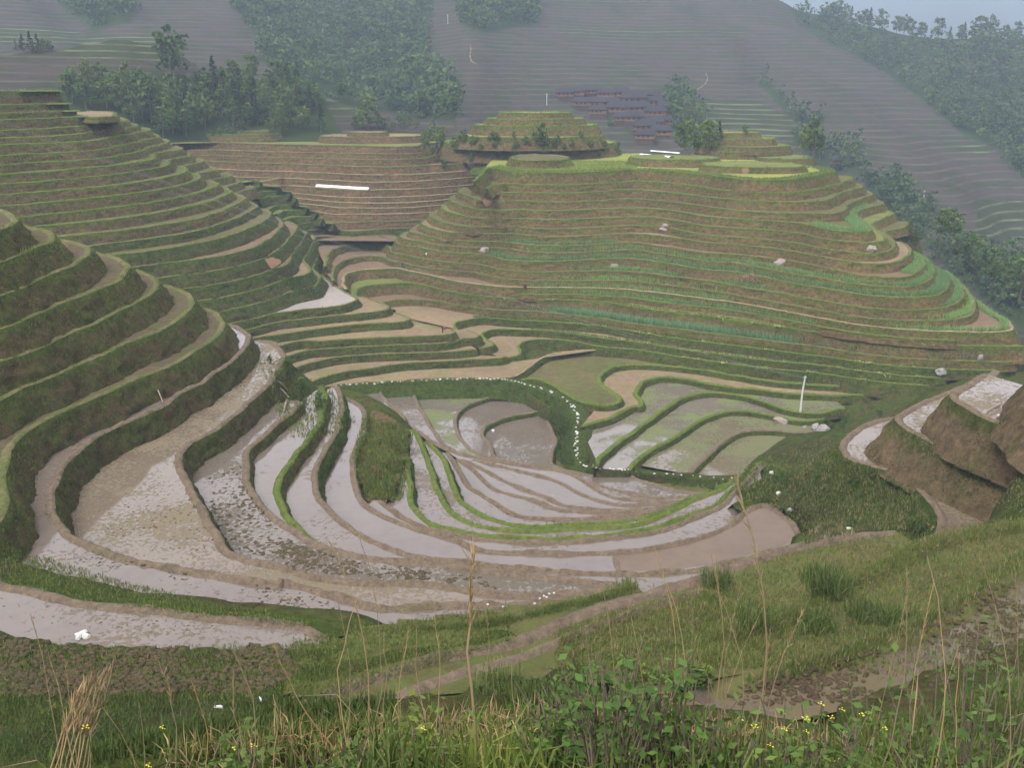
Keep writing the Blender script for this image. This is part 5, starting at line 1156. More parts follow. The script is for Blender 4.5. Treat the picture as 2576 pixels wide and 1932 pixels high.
for i_, u0, u1, offs in ((8, 1165, 1560, (.9, 1.6)), (9, 1160, 2345, (.9, 1.6, 2.3)), (10, 1058, 2390, (.9, 1.6, 2.2)), (11, 1090, 2440, (.9, 1.6, 2.3, 3.0)), (12, 1095, 2470, (.9, 1.6, 2.3)), (13, 1330, 2560, (.9, 1.6)), (14, 1330, 2050, (.8, 1.4))):
    rows_on(i_, u0, u1, offs, .5, 1.05, .24, 'blade_crop', 7)
for i_, u0, u1 in ((8, 2300, 2345), (9, 2290, 2360), (10, 2320, 2400), (11, 2350, 2440)): rows_on(i_, u0, u1, (.5, 1.0, 1.5, 2.0, 2.5), .3, .8, .2, 'blade_crop', 7)
rows_on(4, 2025, 2200, (.6, 1.2, 1.8, 2.4, 3.0, 3.6), .4, .8, .2, 'blade_crop', 5)
rows_on(16, 1182, 2450, (.8, 1.3, 1.9, 2.5), .36, 1.5, .26, 'blade_teal', 7)
rows_on(17, 1200, 2420, (.4, .9, 1.5), .4, .75, .2, 'blade_green', 6); rows_on(18, 1330, 2350, (.4, .9), .5, .6, .18, 'blade_green', 6)
rows_on(15, 1180, 2500, (.3, .7), .45, .6, .18, 'blade_green', 6); rows_on(19, 1480, 2400, (.4, .9), .5, .6, .18, 'blade_green', 6)
rows_on(0, 1210, 2100, (.4, 1.0, 1.7, 2.4, 3.2), .5, .5, .16, 'blade_fringe', 5)
def px_grass(s, n, hgt, wid, mat, name='grass', label=None, parent=None, lean=.45, seg=1, zoff=0.0, dmin=0, dmax=1e9, ndz=0, rel=None):
    pts = scatter_px(s, n); pts = pts[(pts[:, 3] > dmin) & (pts[:, 3] < dmax)]
    if not len(pts): return None
    pts = np.repeat(pts, ndz + 1, 0); b = pts[:, :3] + rng.normal(0, .12, (len(pts), 3)) * (1, 1, 0) * (ndz > 0) + (0, 0, zoff)
    sc = np.ones(len(pts)) if rel is None else rel(pts)
    V, F, v = blades(b, hgt * rng.uniform(.5, 1.3, len(b)) * sc, wid * rng.uniform(.6, 1.3, len(b)) * sc, lean, seg)
    o = mesh_obj(name, V, F, M[mat], parent, attrs={'v': v}); o['kind'] = 'stuff'
    if label: o['label'] = label
    return o
g_ = px_grass('C:640,205 800,222 1000,228 1400,220 1650,205 1700,170 1640,150 1180,150 1150,200 780,195 700,175', 5000, .5, .16, 'blade_fringe', parent=big, ndz=1)
# ------------------------------------------------------------------ pale cut bundles lying along the lips
def tuft_mesh(nb, hgt, wid, mat, lean, seed, spread=.2):
    b = np.column_stack([np.random.default_rng(seed).normal(0, spread, (nb, 2)), np.zeros(nb)])
    V, F, v = blades(b, hgt * rng.uniform(.5, 1.2, nb), wid * rng.uniform(.7, 1.2, nb), lean, 2)
    o = mesh_obj('tuft', V, F, M[mat], attrs={'v': v}); me = o.data; bpy.data.objects.remove(o); return me
TY = [tuft_mesh(22, .55, .15, 'blade_yellow', 1.1, 40 + q, .4) for q in range(3)]
for i_, u0, u1, n_ in ((15, 1175, 2480, 22), (17, 1420, 2300, 14), (18, 1500, 2330, 14), (19, 1560, 2380, 12)):
    P = BIG_LIP[i_]; h_ = next(t[1] for t in TERR if t[0] is P); uu = lip_u(P, h_)
    for u in np.sort(rng.uniform(u0, u1, n_)):
        k = int(np.argmin(np.abs(uu - u)))
        o = bpy.data.objects.new('leaf_bundle', random.choice(TY)); C.objects.link(o); o.location = (*(P[k] + rng.normal(0, .15, 2)), CAMZ - h_ + .15)
        s = random.uniform(.5, 1.1); o.scale = (s * 1.3, s * 1.3, s * .8); o.rotation_euler = (0, 0, random.uniform(0, 6.28))
        tag(o, 'pale yellow green bundle of cut leaves on a lower lip of the big hill', 'leaf bundle', 'cut leaf bundles on the big hill')
# ------------------------------------------------------------------ stones
def rock_mesh(seed, sub=2, sq=(1, .8, .6), amp=.28, mat='stone'):
    bm = bmesh.new(); bmesh.ops.create_icosphere(bm, subdivisions=sub, radius=1)
    for v in bm.verts:
        p = v.co.copy(); k = 1 + amp * mnoise.noise(p * 1.2 + Vector((seed * 3.1, 0, 0))) + amp * .5 * mnoise.noise(p * 3 + Vector((0, seed, 0)))
        q = Vector((round(p.x * 2.2) / 2.2, round(p.y * 2.2) / 2.2, round(p.z * 2.2) / 2.2)); p = p.lerp(q, .35)
        v.co = Vector((p.x * sq[0], p.y * sq[1], p.z * sq[2])) * k
    me = bpy.data.meshes.new('rock'); bm.to_mesh(me); bm.free(); me.materials.append(M[mat]); return me
def boulder(s, w, label, mat='stone', sq=(1, .8, .75), name='boulder', group=None, dz=.0):
    loc = H(s)
    if loc is None: return
    r = np.linalg.norm(loc - (0, 0, CAMZ)); a = w / 2 * r / FPX
    o = bpy.data.objects.new(name, rock_mesh(random.randint(1, 999), 3, sq, .3, mat)); C.objects.link(o)
    o.location = loc + np.array((0, 0, a * sq[2] * .45 + dz)); o.scale = (a, a, a); o.rotation_euler = (random.uniform(-.2, .2), random.uniform(-.2, .2), random.uniform(0, 6.28))
    tag(o, label, 'boulder' if name == 'boulder' else 'stone', group)
boulder('8:1135,268', 26, 'big grey boulder with a flat top beside the lowest green paddies'); boulder('8:1172,278', 30, 'big split grey boulder beside the lowest green paddies')
boulder('8:1078,262', 12, 'small grey stone next to the two big boulders', name='stone')
boulder('8:955,232', 40, 'low broken rock outcrop at the edge of the green paddies', 'stone_pink', (1, .5, .4))
boulder('5:1963,805', 17, 'pale pointed boulder on the lowest green terrace', 'stone', (.8, .7, 1.1)); boulder('5:1738,885', 26, 'grey boulder with weeds on the lower lip of the big hill')
boulder('C:605,785', 24, 'pinkish grey boulder in the crop rows near the dirt path', 'stone_pink'); boulder('C:1505,893', 29, 'flat pinkish boulder in the middle of the crop rows', 'stone_pink', (1, .7, .45))
boulder('D:515,1015', 28, 'pinkish boulder in the crop rows above the straw heap', 'stone_pink'); boulder('D:1150,912', 30, 'broad pink rock on a terrace near the right nose of the big hill', 'stone_pink', (1, .7, .55))
boulder('C:1860,610', 16, 'pale rock breaking out of the upper bank of the big hill', 'stone_pink', group=None); boulder('C:1850,632', 24, 'flat pale rock below another on the upper bank of the big hill', 'stone_pink', (1, .6, .35))
boulder('7:1280,440', 10, 'white stone by the swirling mud bund', 'stone_white', name='stone')
for i_, (s_, w_) in enumerate((('9:350,175', 22), ('9:365,162', 16), ('9:372,180', 18), ('9:340,185', 14))): boulder(s_, w_, 'white stone in the heap beside the nearest flooded strip', 'stone_white', name='stone', group='white stones by the flooded strip')
boulder('9:945,483', 22, 'flat white stone in the grass below the clod field', 'stone_white', (1, .5, .35), name='stone'); boulder('9:1126,455', 13, 'upright pale blue and white scrap in the grass below the clod field', 'plastic', (.6, .4, 1.2), name='stone')
boulder('8:1000,690', 14, 'pale stone beside the brown pond corner', 'stone', name='stone'); boulder('8:1308,786', 18, 'flat white stone near the small corner pond', 'stone_white', (1, .5, .4), name='stone')
boulder('8:905,497', 12, 'white stone on the grassy ditch bank', 'stone_white', name='stone'); boulder('8:942,605', 14, 'white stone on the weedy bank above the brown pond', 'stone_white', name='stone')
boulder('8:2080,200', 8, 'small white stone on the dry spur', 'stone_white', name='stone')
for x, y in ((1560, 1440), (1585, 1425), (1615, 1412), (1645, 1408), (1530, 1470), (1250, 1475), (1340, 1490), (1600, 1432)): boulder(f'7:{x},{y}', 7, 'white pebble on the mud beside the grass bank', 'stone_white', name='stone', group='white pebbles by the grass bank')
# straw heap
def heap(s, w, label):
    loc = H(s); r = np.linalg.norm(loc - (0, 0, CAMZ)); a = w * r / FPX; b = np.column_stack([rng.normal(0, a * .28, (260, 2)), np.zeros(260)])
    b[:, 2] = np.maximum(0, .45 - np.hypot(b[:, 0], b[:, 1]) / a) * a * .5
    V, F, v = blades(b, a * .28 * rng.uniform(.5, 1.2, 260), a * .03, 1.2, 2)
    o = mesh_obj('straw_heap', V, F, M['straw'], attrs={'v': v}); o.location = loc; tag(o, label, 'straw heap')
heap('D:310,1118', 48, 'brown heap of dry straw lying in the crop rows')
# stone path
PATH = [('7:345,165', 54.0), ('7:600,150', 54.0), ('7:900,132', 54.0), ('7:1200,127', 54.0), ('7:1370,132', 54.2), ('7:1500,165', 54.7), ('7:1650,215', 55.2), ('7:1740,270', 55.5), ('7:1775,340', 55.8), ('7:1780,450', 56.4), ('7:1775,560', 57.0), ('7:1800,630', 57.5), ('7:1900,655', 58.0), ('7:2060,664', 58.3), ('8:300,497', 58.4), ('8:480,510', 58.6), ('8:640,524', 58.8), ('8:760,508', 58.9)]
PP = resample(np.array([at_h(*px(a)[0], b) for a, b in PATH]), .7)
path_root = tag(empty('stone_path'), 'line of white stones along the weedy ditch round the valley floor', None, None, 'structure')
n_ = lip_normals(PP[:, :2])
def ribbon(root, P, n, rows, mat, name='bank'):
    m = len(P); V = np.vstack([np.column_stack([P[:, :2] + n * (dn + .15 * np.array([n1(p[0] * .6, p[1] * .6, dn) for p in P]))[:, None], P[:, 2] + dz]) for dn, dz in rows]); i = np.arange(m - 1)
    F = np.vstack([np.column_stack([q * m + i, q * m + i + 1, (q + 1) * m + i + 1, (q + 1) * m + i]) for q in range(len(rows) - 1)])
    return mesh_obj(name, V, F, M[mat], root, smooth=True, attrs={'t': np.repeat(np.linspace(0.1, .6, len(rows)), m)})
ribbon(path_root, PP, n_, [(2.6, -3.4), (1.6, -1.6), (.8, -.15), (.3, 0), (-.5, 0), (-1.4, -.08), (-2.6, -.5), (-3.6, -1.8), (-4.2, -3.6)], 'riser_green')
SM = [rock_mesh(q, 1, (1, .75, .45), .3, 'stone_white') for q in range(5)]
def lay_stone(p, s):
    o = bpy.data.objects.new('stone', random.choice(SM)); C.objects.link(o); o.parent = path_root; o.location = p; o.scale = (s, s, s); o.rotation_euler = (random.uniform(-.2, .2), random.uniform(-.2, .2), random.uniform(0, 6.28))
PN = int(np.argmin(np.linalg.norm(PP[:, :2] - at_h(*px('7:2060,664')[0], 58.3)[:2], axis=1)))
for k in range(0, len(PP)):
    if random.random() < (.75 if k < PN else .18): lay_stone(PP[k] + (random.gauss(0, .22), random.gauss(0, .22), .06), random.uniform(.14, .36))
def stones_along(s, h0, h1, n, sz):
    P = np.array(px(s)); q = resample(P, 1.0)
    for t in np.sort(rng.uniform(0, 1, n)):
        k = int(t * (len(q) - 1)); loc, _, d = hit(q[k][0], q[k][1] + rng.normal(0, 1.2))
        if loc is not None: lay_stone(np.array(loc) + (0, 0, .05), random.uniform(*sz))
stones_along('4:620,1035 800,1045 1000,1040 1200,1035 1330,1035', 0, 0, 34, (.15, .3)); stones_along('8:0,472 150,480 250,490 400,502 520,512 640,530', 0, 0, 22, (.15, .32))
LAND = build_bvh(('stone', 'crown', 'trunk', 'woods'))
px_grass('7:1640,290 1700,330 1740,400 1750,560 1760,640 1700,640 1650,600 1680,480 1640,430 1610,360', 900, .7, .16, 'blade_green', parent=path_root, ndz=3)
px_grass('7:600,150 1300,132 1500,175 1700,250 1760,320 1700,310 1560,230 1400,190 1330,165 900,160 620,165', 900, .45, .14, 'blade_green', parent=path_root, ndz=3)
px_grass('8:0,478 300,505 640,535 700,520 600,580 400,560 150,495', 500, .6, .15, 'blade_green', parent=path_root, ndz=3)
# ------------------------------------------------------------------ pole, wires, plastic, logs
base = H('5:937,1100'); r_ = math.hypot(base[0], base[1]); topz = CAMZ - r_ * tan_dep(*px('5:952,897')[0])
ph = topz - base[2]
pole = tag(empty('utility_pole', base), 'slim pale concrete pole standing at the edge of the paddies', 'pole')
V, F = tube([(0, 0, -.6), (.05, 0, ph * .5), (.35, 0, ph)], [.19, .16, .12], 10); mesh_obj('post', V, F, M['concrete'], pole)
V, F = tube([(.05, -.0, ph - .35), (.62, -.05, ph - .35)], [.05, .05], 6); mesh_obj('crossarm', V, F, M['wire'], pole)
for dx in (.1, .58):
    V, F = tube([(dx, 0, ph - .32), (dx, 0, ph - .18), (dx, 0, ph - .1)], [.04, .06, .03], 6); mesh_obj('insulator', V, F, M['stone_white'], pole)
ptop = base + np.array((.35, 0, ph - .2))
for q_, (s_, rr) in enumerate((('A:-60,318', 118.), ('A:-60,395', 116.), ('A:-60,300', 132.))):
    a = at_r(*px(s_)[0], rr); b = ptop + (0, 0, -.15 * q_); t = np.linspace(0, 1, 40)[:, None]
    P = a + (b - a) * t - np.array((0, 0, 1)) * (4 * 2.2 * t * (1 - t))
    V, F = tube(P, [.009] * 40, 4); tag(mesh_obj('power_line', V, F, M['wire']), 'thin pale power line slung across the valley to the concrete pole', 'power line', 'power lines to the pole')
def sheet(s0, s1, wid, label, hump=.35, nm='plastic_sheet'):
    a, b = H(s0), H(s1); d = b - a; L = np.linalg.norm(d[:2]); e = d[:2] / L; n = np.array((-e[1], e[0])); V = []; nx = 40; ny = 9
    for i in range(nx):
        c = a + d * i / (nx - 1); w = wid * (1 + .18 * n1(i * .5, 3))
        for j in range(ny):
            t = j / (ny - 1) * 2 - 1
            V.append((*(c[:2] + n * t * w / 2), c[2] + .06 + hump * math.sqrt(max(0, 1 - t * t)) * (1 + .25 * n1(i * .7, j * .6)) + .03 * n1(i * 1.7, j * 1.9)))
    idx = np.arange(nx * ny).reshape(nx, ny); F = np.column_stack([idx[:-1, :-1].ravel(), idx[:-1, 1:].ravel(), idx[1:, 1:].ravel(), idx[1:, :-1].ravel()])
    tag(mesh_obj(nm, V, F, M['plastic'], smooth=True), label, 'plastic sheet')
sheet('B:1100,522', 'B:1465,545', 1.5, 'long white plastic sheet stretched along a terrace at the valley head', .6)
sheet('2:560,668', '2:690,680', 1.6, 'white plastic sheet covering a bed below the hilltop bushes'); sheet('2:600,652', '2:725,662', 1.4, 'upper white plastic sheet on the bed below the hilltop bushes')
def log(s0, s1, rad, label, lift=.25):
    a, b = H(s0), H(s1)
    if a is None or b is None: return
    if abs(np.linalg.norm(a) - np.linalg.norm(b)) > 12: b = a + (b - a) / np.linalg.norm(b - a) * 5
    V, F = tube([a + (0, 0, lift), (a + b) / 2 + (0, 0, lift + .05), b + (0, 0, lift)], [rad, rad * .9, rad * .7], 8); tag(mesh_obj('log', V, F, M['log']), label, 'log')
log('6:1655,30', '6:1715,85', .13, 'pale log propped on the bank under the narrow flooded strip'); log('6:1670,75', '6:1725,130', .11, 'thin pole lying below the propped log on the bank')
log('6:1710,145', '6:1692,212', .12, 'short log lying across the tip of the mud ledge'); log('8:2088,152', '8:2015,192', .09, 'grey stick lying on the dry spur bank'); log('6:943,88', '6:972,160', .06, 'thin stick leaning on the dark near bank')
# bare orange scars in the banks
def scar(s, label):
    pts = scatter_px(s, 60)
    if len(pts) < 8: return
    c = pts[:, :3].mean(0); d = (c - (0, 0, CAMZ)); d /= np.linalg.norm(d)
    P = px(s); V = []; h2 = d * (1, 1, 0); h2 /= np.linalg.norm(h2); c = hit(*np.mean(P, 0))[0]; nrm = np.array((h2[0], h2[1], -.35))
    for u, v in resample(np.array(P + P[:1]), 3.)[:-1]:
        q = ray(u + rng.normal(0, 1), v + rng.normal(0, 1)); t = np.dot(c - (0, 0, CAMZ), nrm) / np.dot(q, nrm); V.append(np.array((0, 0, CAMZ)) + q * t - d * .28)
    P = V[:]
    V.append(c - d * .34); n = len(P)
    tag(mesh_obj('earth_scar', np.array(V), [[i, (i + 1) % n, n] for i in range(n)], M['earth_red']), label, 'bare earth')
scar('B:705,1040 790,1015 850,1045 800,1085 735,1105 715,1075', 'orange bare earth slip in the bank above the pond'); scar('C:530,430 600,420 665,432 660,455 590,470 535,462', 'pale orange earth slip on the left nose of the big hill')
scar('D:250,345 295,340 295,385 260,390', 'orange earth scar under the stepped green knoll'); scar('7:545,640 600,650 630,720 610,790 560,740 535,690', 'reddish earth slip between the flooded bowl and its green bank')
# ------------------------------------------------------------------ village of dark roofed wooden houses
def house_meshes(seed):
    r_ = random.Random(seed); L, W, Hh = 12.0, 8.0, 5.6; ov = 1.1; rh = 2.7; out = []
    def box(x0, x1, y0, y1, z0, z1):
        V = np.array([(x, y, z) for z in (z0, z1) for y in (y0, y1) for x in (x0, x1)]); return V, [[0, 2, 3, 1], [4, 5, 7, 6], [0, 1, 5, 4], [2, 6, 7, 3], [0, 4, 6, 2], [1, 3, 7, 5]]
    out.append(('lower_wall', *box(-L / 2 + .3, L / 2 - .3, -W / 2 + .3, W / 2 - .3, -1.5, 2.4), 'house_dark'))
    out.append(('upper_wall', *box(-L / 2, L / 2, -W / 2, W / 2, 2.42, Hh), 'house_wood'))
    out.append(('floor_beam', *box(-L / 2 - .15, L / 2 + .15, -W / 2 - .15, W / 2 + .15, 2.25, 2.45), 'house_dark'))
    a, b = L / 2 + ov, W / 2 + ov; rx = a - 2.2; z0, z1 = Hh - .5, Hh + rh; t = .18
    V = np.array([(-a, -b, z0), (a, -b, z0), (a, b, z0), (-a, b, z0), (-rx, 0, z1), (rx, 0, z1), (-a, -b, z0 - t), (a, -b, z0 - t), (a, b, z0 - t), (-a, b, z0 - t)])
    out.append(('roof', V, [[0, 1, 5, 4], [1, 2, 5], [2, 3, 4, 5], [3, 0, 4], [0, 6, 7, 1], [1, 7, 8, 2], [2, 8, 9, 3], [3, 9, 6, 0], [9, 8, 7, 6]], 'roof_tile'))
    parts = []
    for q in range(r_.randint(3, 4)):
        x = -L / 2 + 1.6 + q * 2.9; parts.append(('window', *box(x, x + 1.3, -W / 2 - .05, -W / 2 + .02, 3.3, 4.5), 'house_dark'))
    return [(n, (lambda o: (o.data, bpy.data.objects.remove(o))[0])(mesh_obj(n, V, F, M[m]))) for n, V, F, m in out + parts]
HM_ = [house_meshes(q) for q in range(3)]
def house(s, wpx, label, rot=0.0, r=None):
    u, v = px(s)[0]; loc = at_r(u, v, r) if r else hit(u, v)[0]
    if loc is None: return
    d = math.hypot(loc[0], loc[1]); k = wpx / 1.7174 * d / FPX / 13.5
    k = min(max(k, .7), 1.35)
    root = empty('village_house', np.array(loc), rot + math.atan2(loc[1], loc[0]) - math.pi / 2, k)
    for n, me in random.choice(HM_):
        o = bpy.data.objects.new(n, me); C.objects.link(o); o.parent = root
    tag(root, label, 'house', 'houses of the far village')
hl = ['on the top edge of the far village', 'in the middle of the far village', 'at the foot of the far village beside the trees']
for x, y, w, rz, t in ((225, 430, 80, .1, 0), (275, 425, 80, -.1, 0), (335, 418, 75, .15, 0), (405, 432, 80, -.05, 0), (470, 432, 85, .05, 0), (560, 440, 80, .2, 0), (640, 445, 80, .1, 0),
                       (300, 470, 80, .1, 1), (355, 475, 90, -.1, 1), (425, 470, 80, .05, 1), (525, 465, 110, .03, 1), (610, 470, 85, -.1, 1), (660, 485, 75, .2, 1), (370, 505, 80, 0, 1), (460, 502, 100, .05, 1), (545, 500, 100, .02, 1), (620, 515, 90, .1, 1),
                       (530, 540, 95, .04, 2), (610, 560, 90, -.05, 2), (480, 535, 80, .1, 2), (570, 580, 100, .1, 2), (655, 550, 80, 0, 2), (640, 600, 95, .08, 2), (575, 615, 90, -.1, 2)):
    house(f'2:{x},{y}', w, 'dark tiled wooden house ' + hl[t], rz)
house('2:1415,722', 40, 'small pale roofed hut among trees on the far valley side', .2)
for s0, s1 in (('2:150,452', '2:150,402'), ('2:1778,865', '2:1780,822'), ('1:1935,100', '1:1934,60')):
    b = H(s0)
    if b is None: continue
    r_ = math.hypot(b[0], b[1]); z = CAMZ - r_ * tan_dep(*px(s1)[0])
    o = tag(empty('utility_pole', b), 'thin pale pole on the far mountainside', 'pole', 'poles on the far mountainside')
    V, F = tube([(0, 0, -1), (0, 0, z - b[2])], [.16, .12], 8); mesh_obj('post', V, F, M['concrete'], o)
    V, F = tube([(-.7, 0, z - b[2] - .5), (.7, 0, z - b[2] - .5)], [.05, .05], 5); mesh_obj('crossarm', V, F, M['concrete'], o)
# pale footpaths winding up the mountainside
def footpath(s, wid, label):
    P = [hit(*p)[0] for p in resample(np.array(px(s)), 6.)]; P = np.array([p for p in P if p is not None]); n = lip_normals(P[:, :2])
    tag(ribbon(None, P + (0, 0, .15), n, [(wid, -.6), (wid * .5, .1), (-wid * .5, .1), (-wid, -.6)], 'bund_mud', 'footpath'), label, None, None, 'structure')
footpath('1:2032,195 2035,215 2030,235 2040,265 2060,275', .55, 'pale footpath zigzagging up the far mountainside'); footpath('2:838,315 845,340 830,365 800,385 770,405', .45, 'pale footpath climbing behind the village')
# ------------------------------------------------------------------ people in the fields
def person(s, joints, top, label, hat=None, scale=1.0, rz=0.0, trousers='cloth_blue'):
    loc = H(s)
    if loc is None: return
    order = ['pel', 'chest', 'neck', 'head', 'crown', 'shL', 'elL', 'haL', 'shR', 'elR', 'haR', 'knL', 'anL', 'toL', 'knR', 'anR', 'toR', 'hipL', 'hipR']
    E = [('pel', 'chest'), ('chest', 'neck'), ('neck', 'head'), ('head', 'crown'), ('chest', 'shL'), ('shL', 'elL'), ('elL', 'haL'), ('chest', 'shR'), ('shR', 'elR'), ('elR', 'haR'),
         ('pel', 'hipL'), ('hipL', 'knL'), ('knL', 'anL'), ('anL', 'toL'), ('pel', 'hipR'), ('hipR', 'knR'), ('knR', 'anR'), ('anR', 'toR')]
    R = dict(pel=.15, chest=.16, neck=.06, head=.10, crown=.085, shL=.075, shR=.075, elL=.05, elR=.05, haL=.04, haR=.04, hipL=.10, hipR=.10, knL=.065, knR=.065, anL=.045, anR=.045, toL=.04, toR=.04)
    ids = {k: i for i, k in enumerate(order)}
    me = bpy.data.meshes.new('person'); me.from_pydata([joints[k] for k in order], [(ids[a], ids[b]) for a, b in E], []); me.update()
    o = bpy.data.objects.new('person', me); C.objects.link(o)
    mod = o.modifiers.new('skin', 'SKIN')
    for i, k in enumerate(order): me.skin_vertices[0].data[i].radius = (R[k], R[k]); me.skin_vertices[0].data[i].use_root = k == 'pel'
    sm = o.modifiers.new('sub', 'SUBSURF'); sm.levels = sm.render_levels = 1
    dg = bpy.context.evaluated_depsgraph_get(); me2 = bpy.data.meshes.new_from_object(o.evaluated_get(dg)); bpy.data.objects.remove(o)
    me2.materials.clear()
    for m_ in (top, trousers, 'skin'): me2.materials.append(M[m_])
    J = np.array([joints[k] for k in order])
    for p in me2.polygons:
        k = order[int(np.argmin(((J - np.array(p.center))**2).sum(1)))]
        p.material_index = 2 if k in ('head', 'crown', 'haL', 'haR', 'neck') else (1 if k[:2] in ('kn', 'an', 'to', 'hi') else 0); p.use_smooth = True
    o = bpy.data.objects.new('person', me2); C.objects.link(o); o.location = loc; o.rotation_euler = (0, 0, rz); o.scale = (scale,) * 3
    hd = np.array(joints['head']); cr = np.array(joints['crown']); ax = (cr - hd) / np.linalg.norm(cr - hd)
    V, F = tube([hd + ax * .02, hd + ax * .10, hd + ax * .19], [.115, .125, .05] if not hat else [.24, .16, .03], 10)
    mesh_obj('hat' if hat else 'hair', V, F, M[hat or 'hair'], o)
    tag(o, label, 'person')
stand = dict(pel=(0, 0, .88), chest=(0, 0, 1.25), neck=(0, .01, 1.42), head=(0, -.02, 1.53), crown=(0, -.02, 1.62), shL=(.19, 0, 1.34), elL=(.24, .02, 1.08), haL=(.24, -.06, .84), shR=(-.19, 0, 1.34), elR=(-.24, .02, 1.08), haR=(-.23, -.08, .84),
             hipL=(.09, 0, .84), knL=(.10, -.02, .47), anL=(.11, .02, .08), toL=(.12, -.13, .03), hipR=(-.09, 0, .84), knR=(-.10, -.02, .47), anR=(-.11, .02, .08), toR=(-.12, -.13, .03))
bend = dict(pel=(0, .12, .86), chest=(0, -.25, 1.02), neck=(0, -.40, .98), head=(0, -.50, .92), crown=(0, -.58, .86), shL=(.19, -.30, .98), elL=(.21, -.34, .70), haL=(.12, -.42, .44), shR=(-.19, -.30, .98), elR=(-.21, -.34, .70), haR=(-.10, -.44, .42),
            hipL=(.10, .10, .83), knL=(.14, -.02, .46), anL=(.15, .06, .08), toL=(.16, -.10, .03), hipR=(-.10, .10, .83), knR=(-.14, .0, .46), anR=(-.15, .12, .08), toR=(-.16, -.04, .03))
squat = dict(pel=(0, .15, .30), chest=(0, -.08, .62), neck=(0, -.16, .76), head=(0, -.21, .86), crown=(0, -.23, .95), shL=(.18, -.10, .70), elL=(.24, -.30, .52), haL=(.12, -.44, .40), shR=(-.18, -.10, .70), elR=(-.24, -.30, .52), haR=(-.12, -.44, .40),
             hipL=(.11, .12, .28), knL=(.18, -.28, .50), anL=(.15, -.08, .09), toL=(.16, -.24, .03), hipR=(-.11, .12, .28), knR=(-.18, -.28, .50), anR=(-.15, -.08, .09), toR=(-.16, -.24, .03))
person('4:1018,705', bend, 'cloth_red', 'person in red bending over a bare field above the stone path', scale=1.15, rz=1.4, trousers='cloth_black')
person('4:222,474', stand, 'cloth_blue', 'person in dark blue standing at the corner of the pale pond', scale=1.1, rz=.4)
person('4:1527,434', squat, 'cloth_black', 'person in black squatting at the end of the dirt path', scale=1.25, rz=-.8, trousers='cloth_black')
person('4:912,240', bend, 'cloth_white', 'person in a white shirt bending on the lower terrace of the big hill', scale=1.0, rz=.9, trousers='cloth_black')
person('4:768,296', squat, 'cloth_black', 'person in dark clothes squatting above the curved brown field', scale=1.05, rz=.2)
person('B:838,648', bend, 'cloth_blue', 'person in dark blue bending on the path below the plastic sheet', scale=1.15, rz=-1.2)
# ------------------------------------------------------------------ mud clods breaking the water of the near paddies
def clods_on(polys, n, smin, smax, mat, parent, dz=-.05):
    base = [rock_mesh(70 + q, 1, (1, .8, .55), .4, 'stone') for q in range(3)]
    bv = [np.array([v.co for v in m.vertices]) for m in base]; bf = [np.array([list(p.vertices) for p in m.polygons]) for m in base]
    VV, FF, off = [], [], 0
    for s_, w_ in polys:
        for x, y, z, d in scatter_px(s_, int(n * w_)):
            if n1(x * .22, y * .22, 8.) < rng.uniform(-.35, .35): continue
            q = rng.integers(0, 3); s = rng.uniform(smin, smax); a = rng.uniform(0, 6.28); c_, s2 = math.cos(a), math.sin(a)
            P = bv[q] * s * (1, rng.uniform(.5, 1), .8); P = np.column_stack([P[:, 0] * c_ - P[:, 1] * s2, P[:, 0] * s2 + P[:, 1] * c_, P[:, 2]]) + (x, y, z + dz + .0)
            VV.append(P); FF.append(bf[q] + off); off += len(P)
    if VV:
        o = mesh_obj('mud_clods', np.vstack(VV), np.vstack(FF), M[mat], parent); o['kind'] = 'stuff'
M['clod'] = ground_mat('clod', (.075, .055, .036), (.125, .092, .060), (.075, .080, .030), -.02, 6.0, 1.0, 1.2)
clods_on([('6:560,800 900,660 1060,600 1230,850 1300,1000 1100,1080 800,1020 640,950', 1.0), ('6:330,960 700,1080 1400,1200 2100,1360 2100,1450 1500,1370 900,1220 330,1060', 1.3), ('7:0,1380 600,1530 1200,1530 1200,1560 600,1570 0,1480', .8)], 520, .08, .22, 'clod', bowl)
clods_on([('6:1250,600 1440,520 1480,680 1700,950 1950,1050 2120,1110 2120,1180 1800,1160 1420,1020 1260,800', 1.5), ('7:0,1080 300,1180 900,1280 1300,1320 1300,1380 900,1330 300,1290 0,1200', 1.3)], 700, .12, .30, 'clod', bowl)
clods_on([('6:0,1310 500,1400 1200,1470 1850,1520 1800,1550 900,1540 0,1440', 1), ('6:240,800 300,520 400,480 330,700 310,830', .4)], 300, .07, .18, 'clod', bowl)
clods_on([('9:0,180 500,230 1200,210 1300,330 1100,420 500,420 0,440', 1)], 2600, .10, .30, 'clod', fore, .02)
clods_on([('X:1000,560 1500,420 2212,60 2212,420 1700,620 1300,640 900,640', 1)], 1500, .08, .24, 'clod', fore, .0)
clods_on([('8:1300,350 1450,320 1480,440 1350,420', .5), ('8:1600,200 1700,140 1760,190 1700,280', .3), ('7:1280,480 1600,380 1630,500 1600,620 1360,600', 1.1), ('7:860,520 1000,800 1100,950 900,900', .5), ('7:1200,860 1500,960 2000,980 1500,1000', .4)], 420, .09, .2, 'clod', bowl)
# ------------------------------------------------------------------ weeds, grass and reeds below the viewpoint
LAND = build_bvh(('stone', 'crown', 'trunk', 'woods', 'mud_clods', 'crop_rows'))
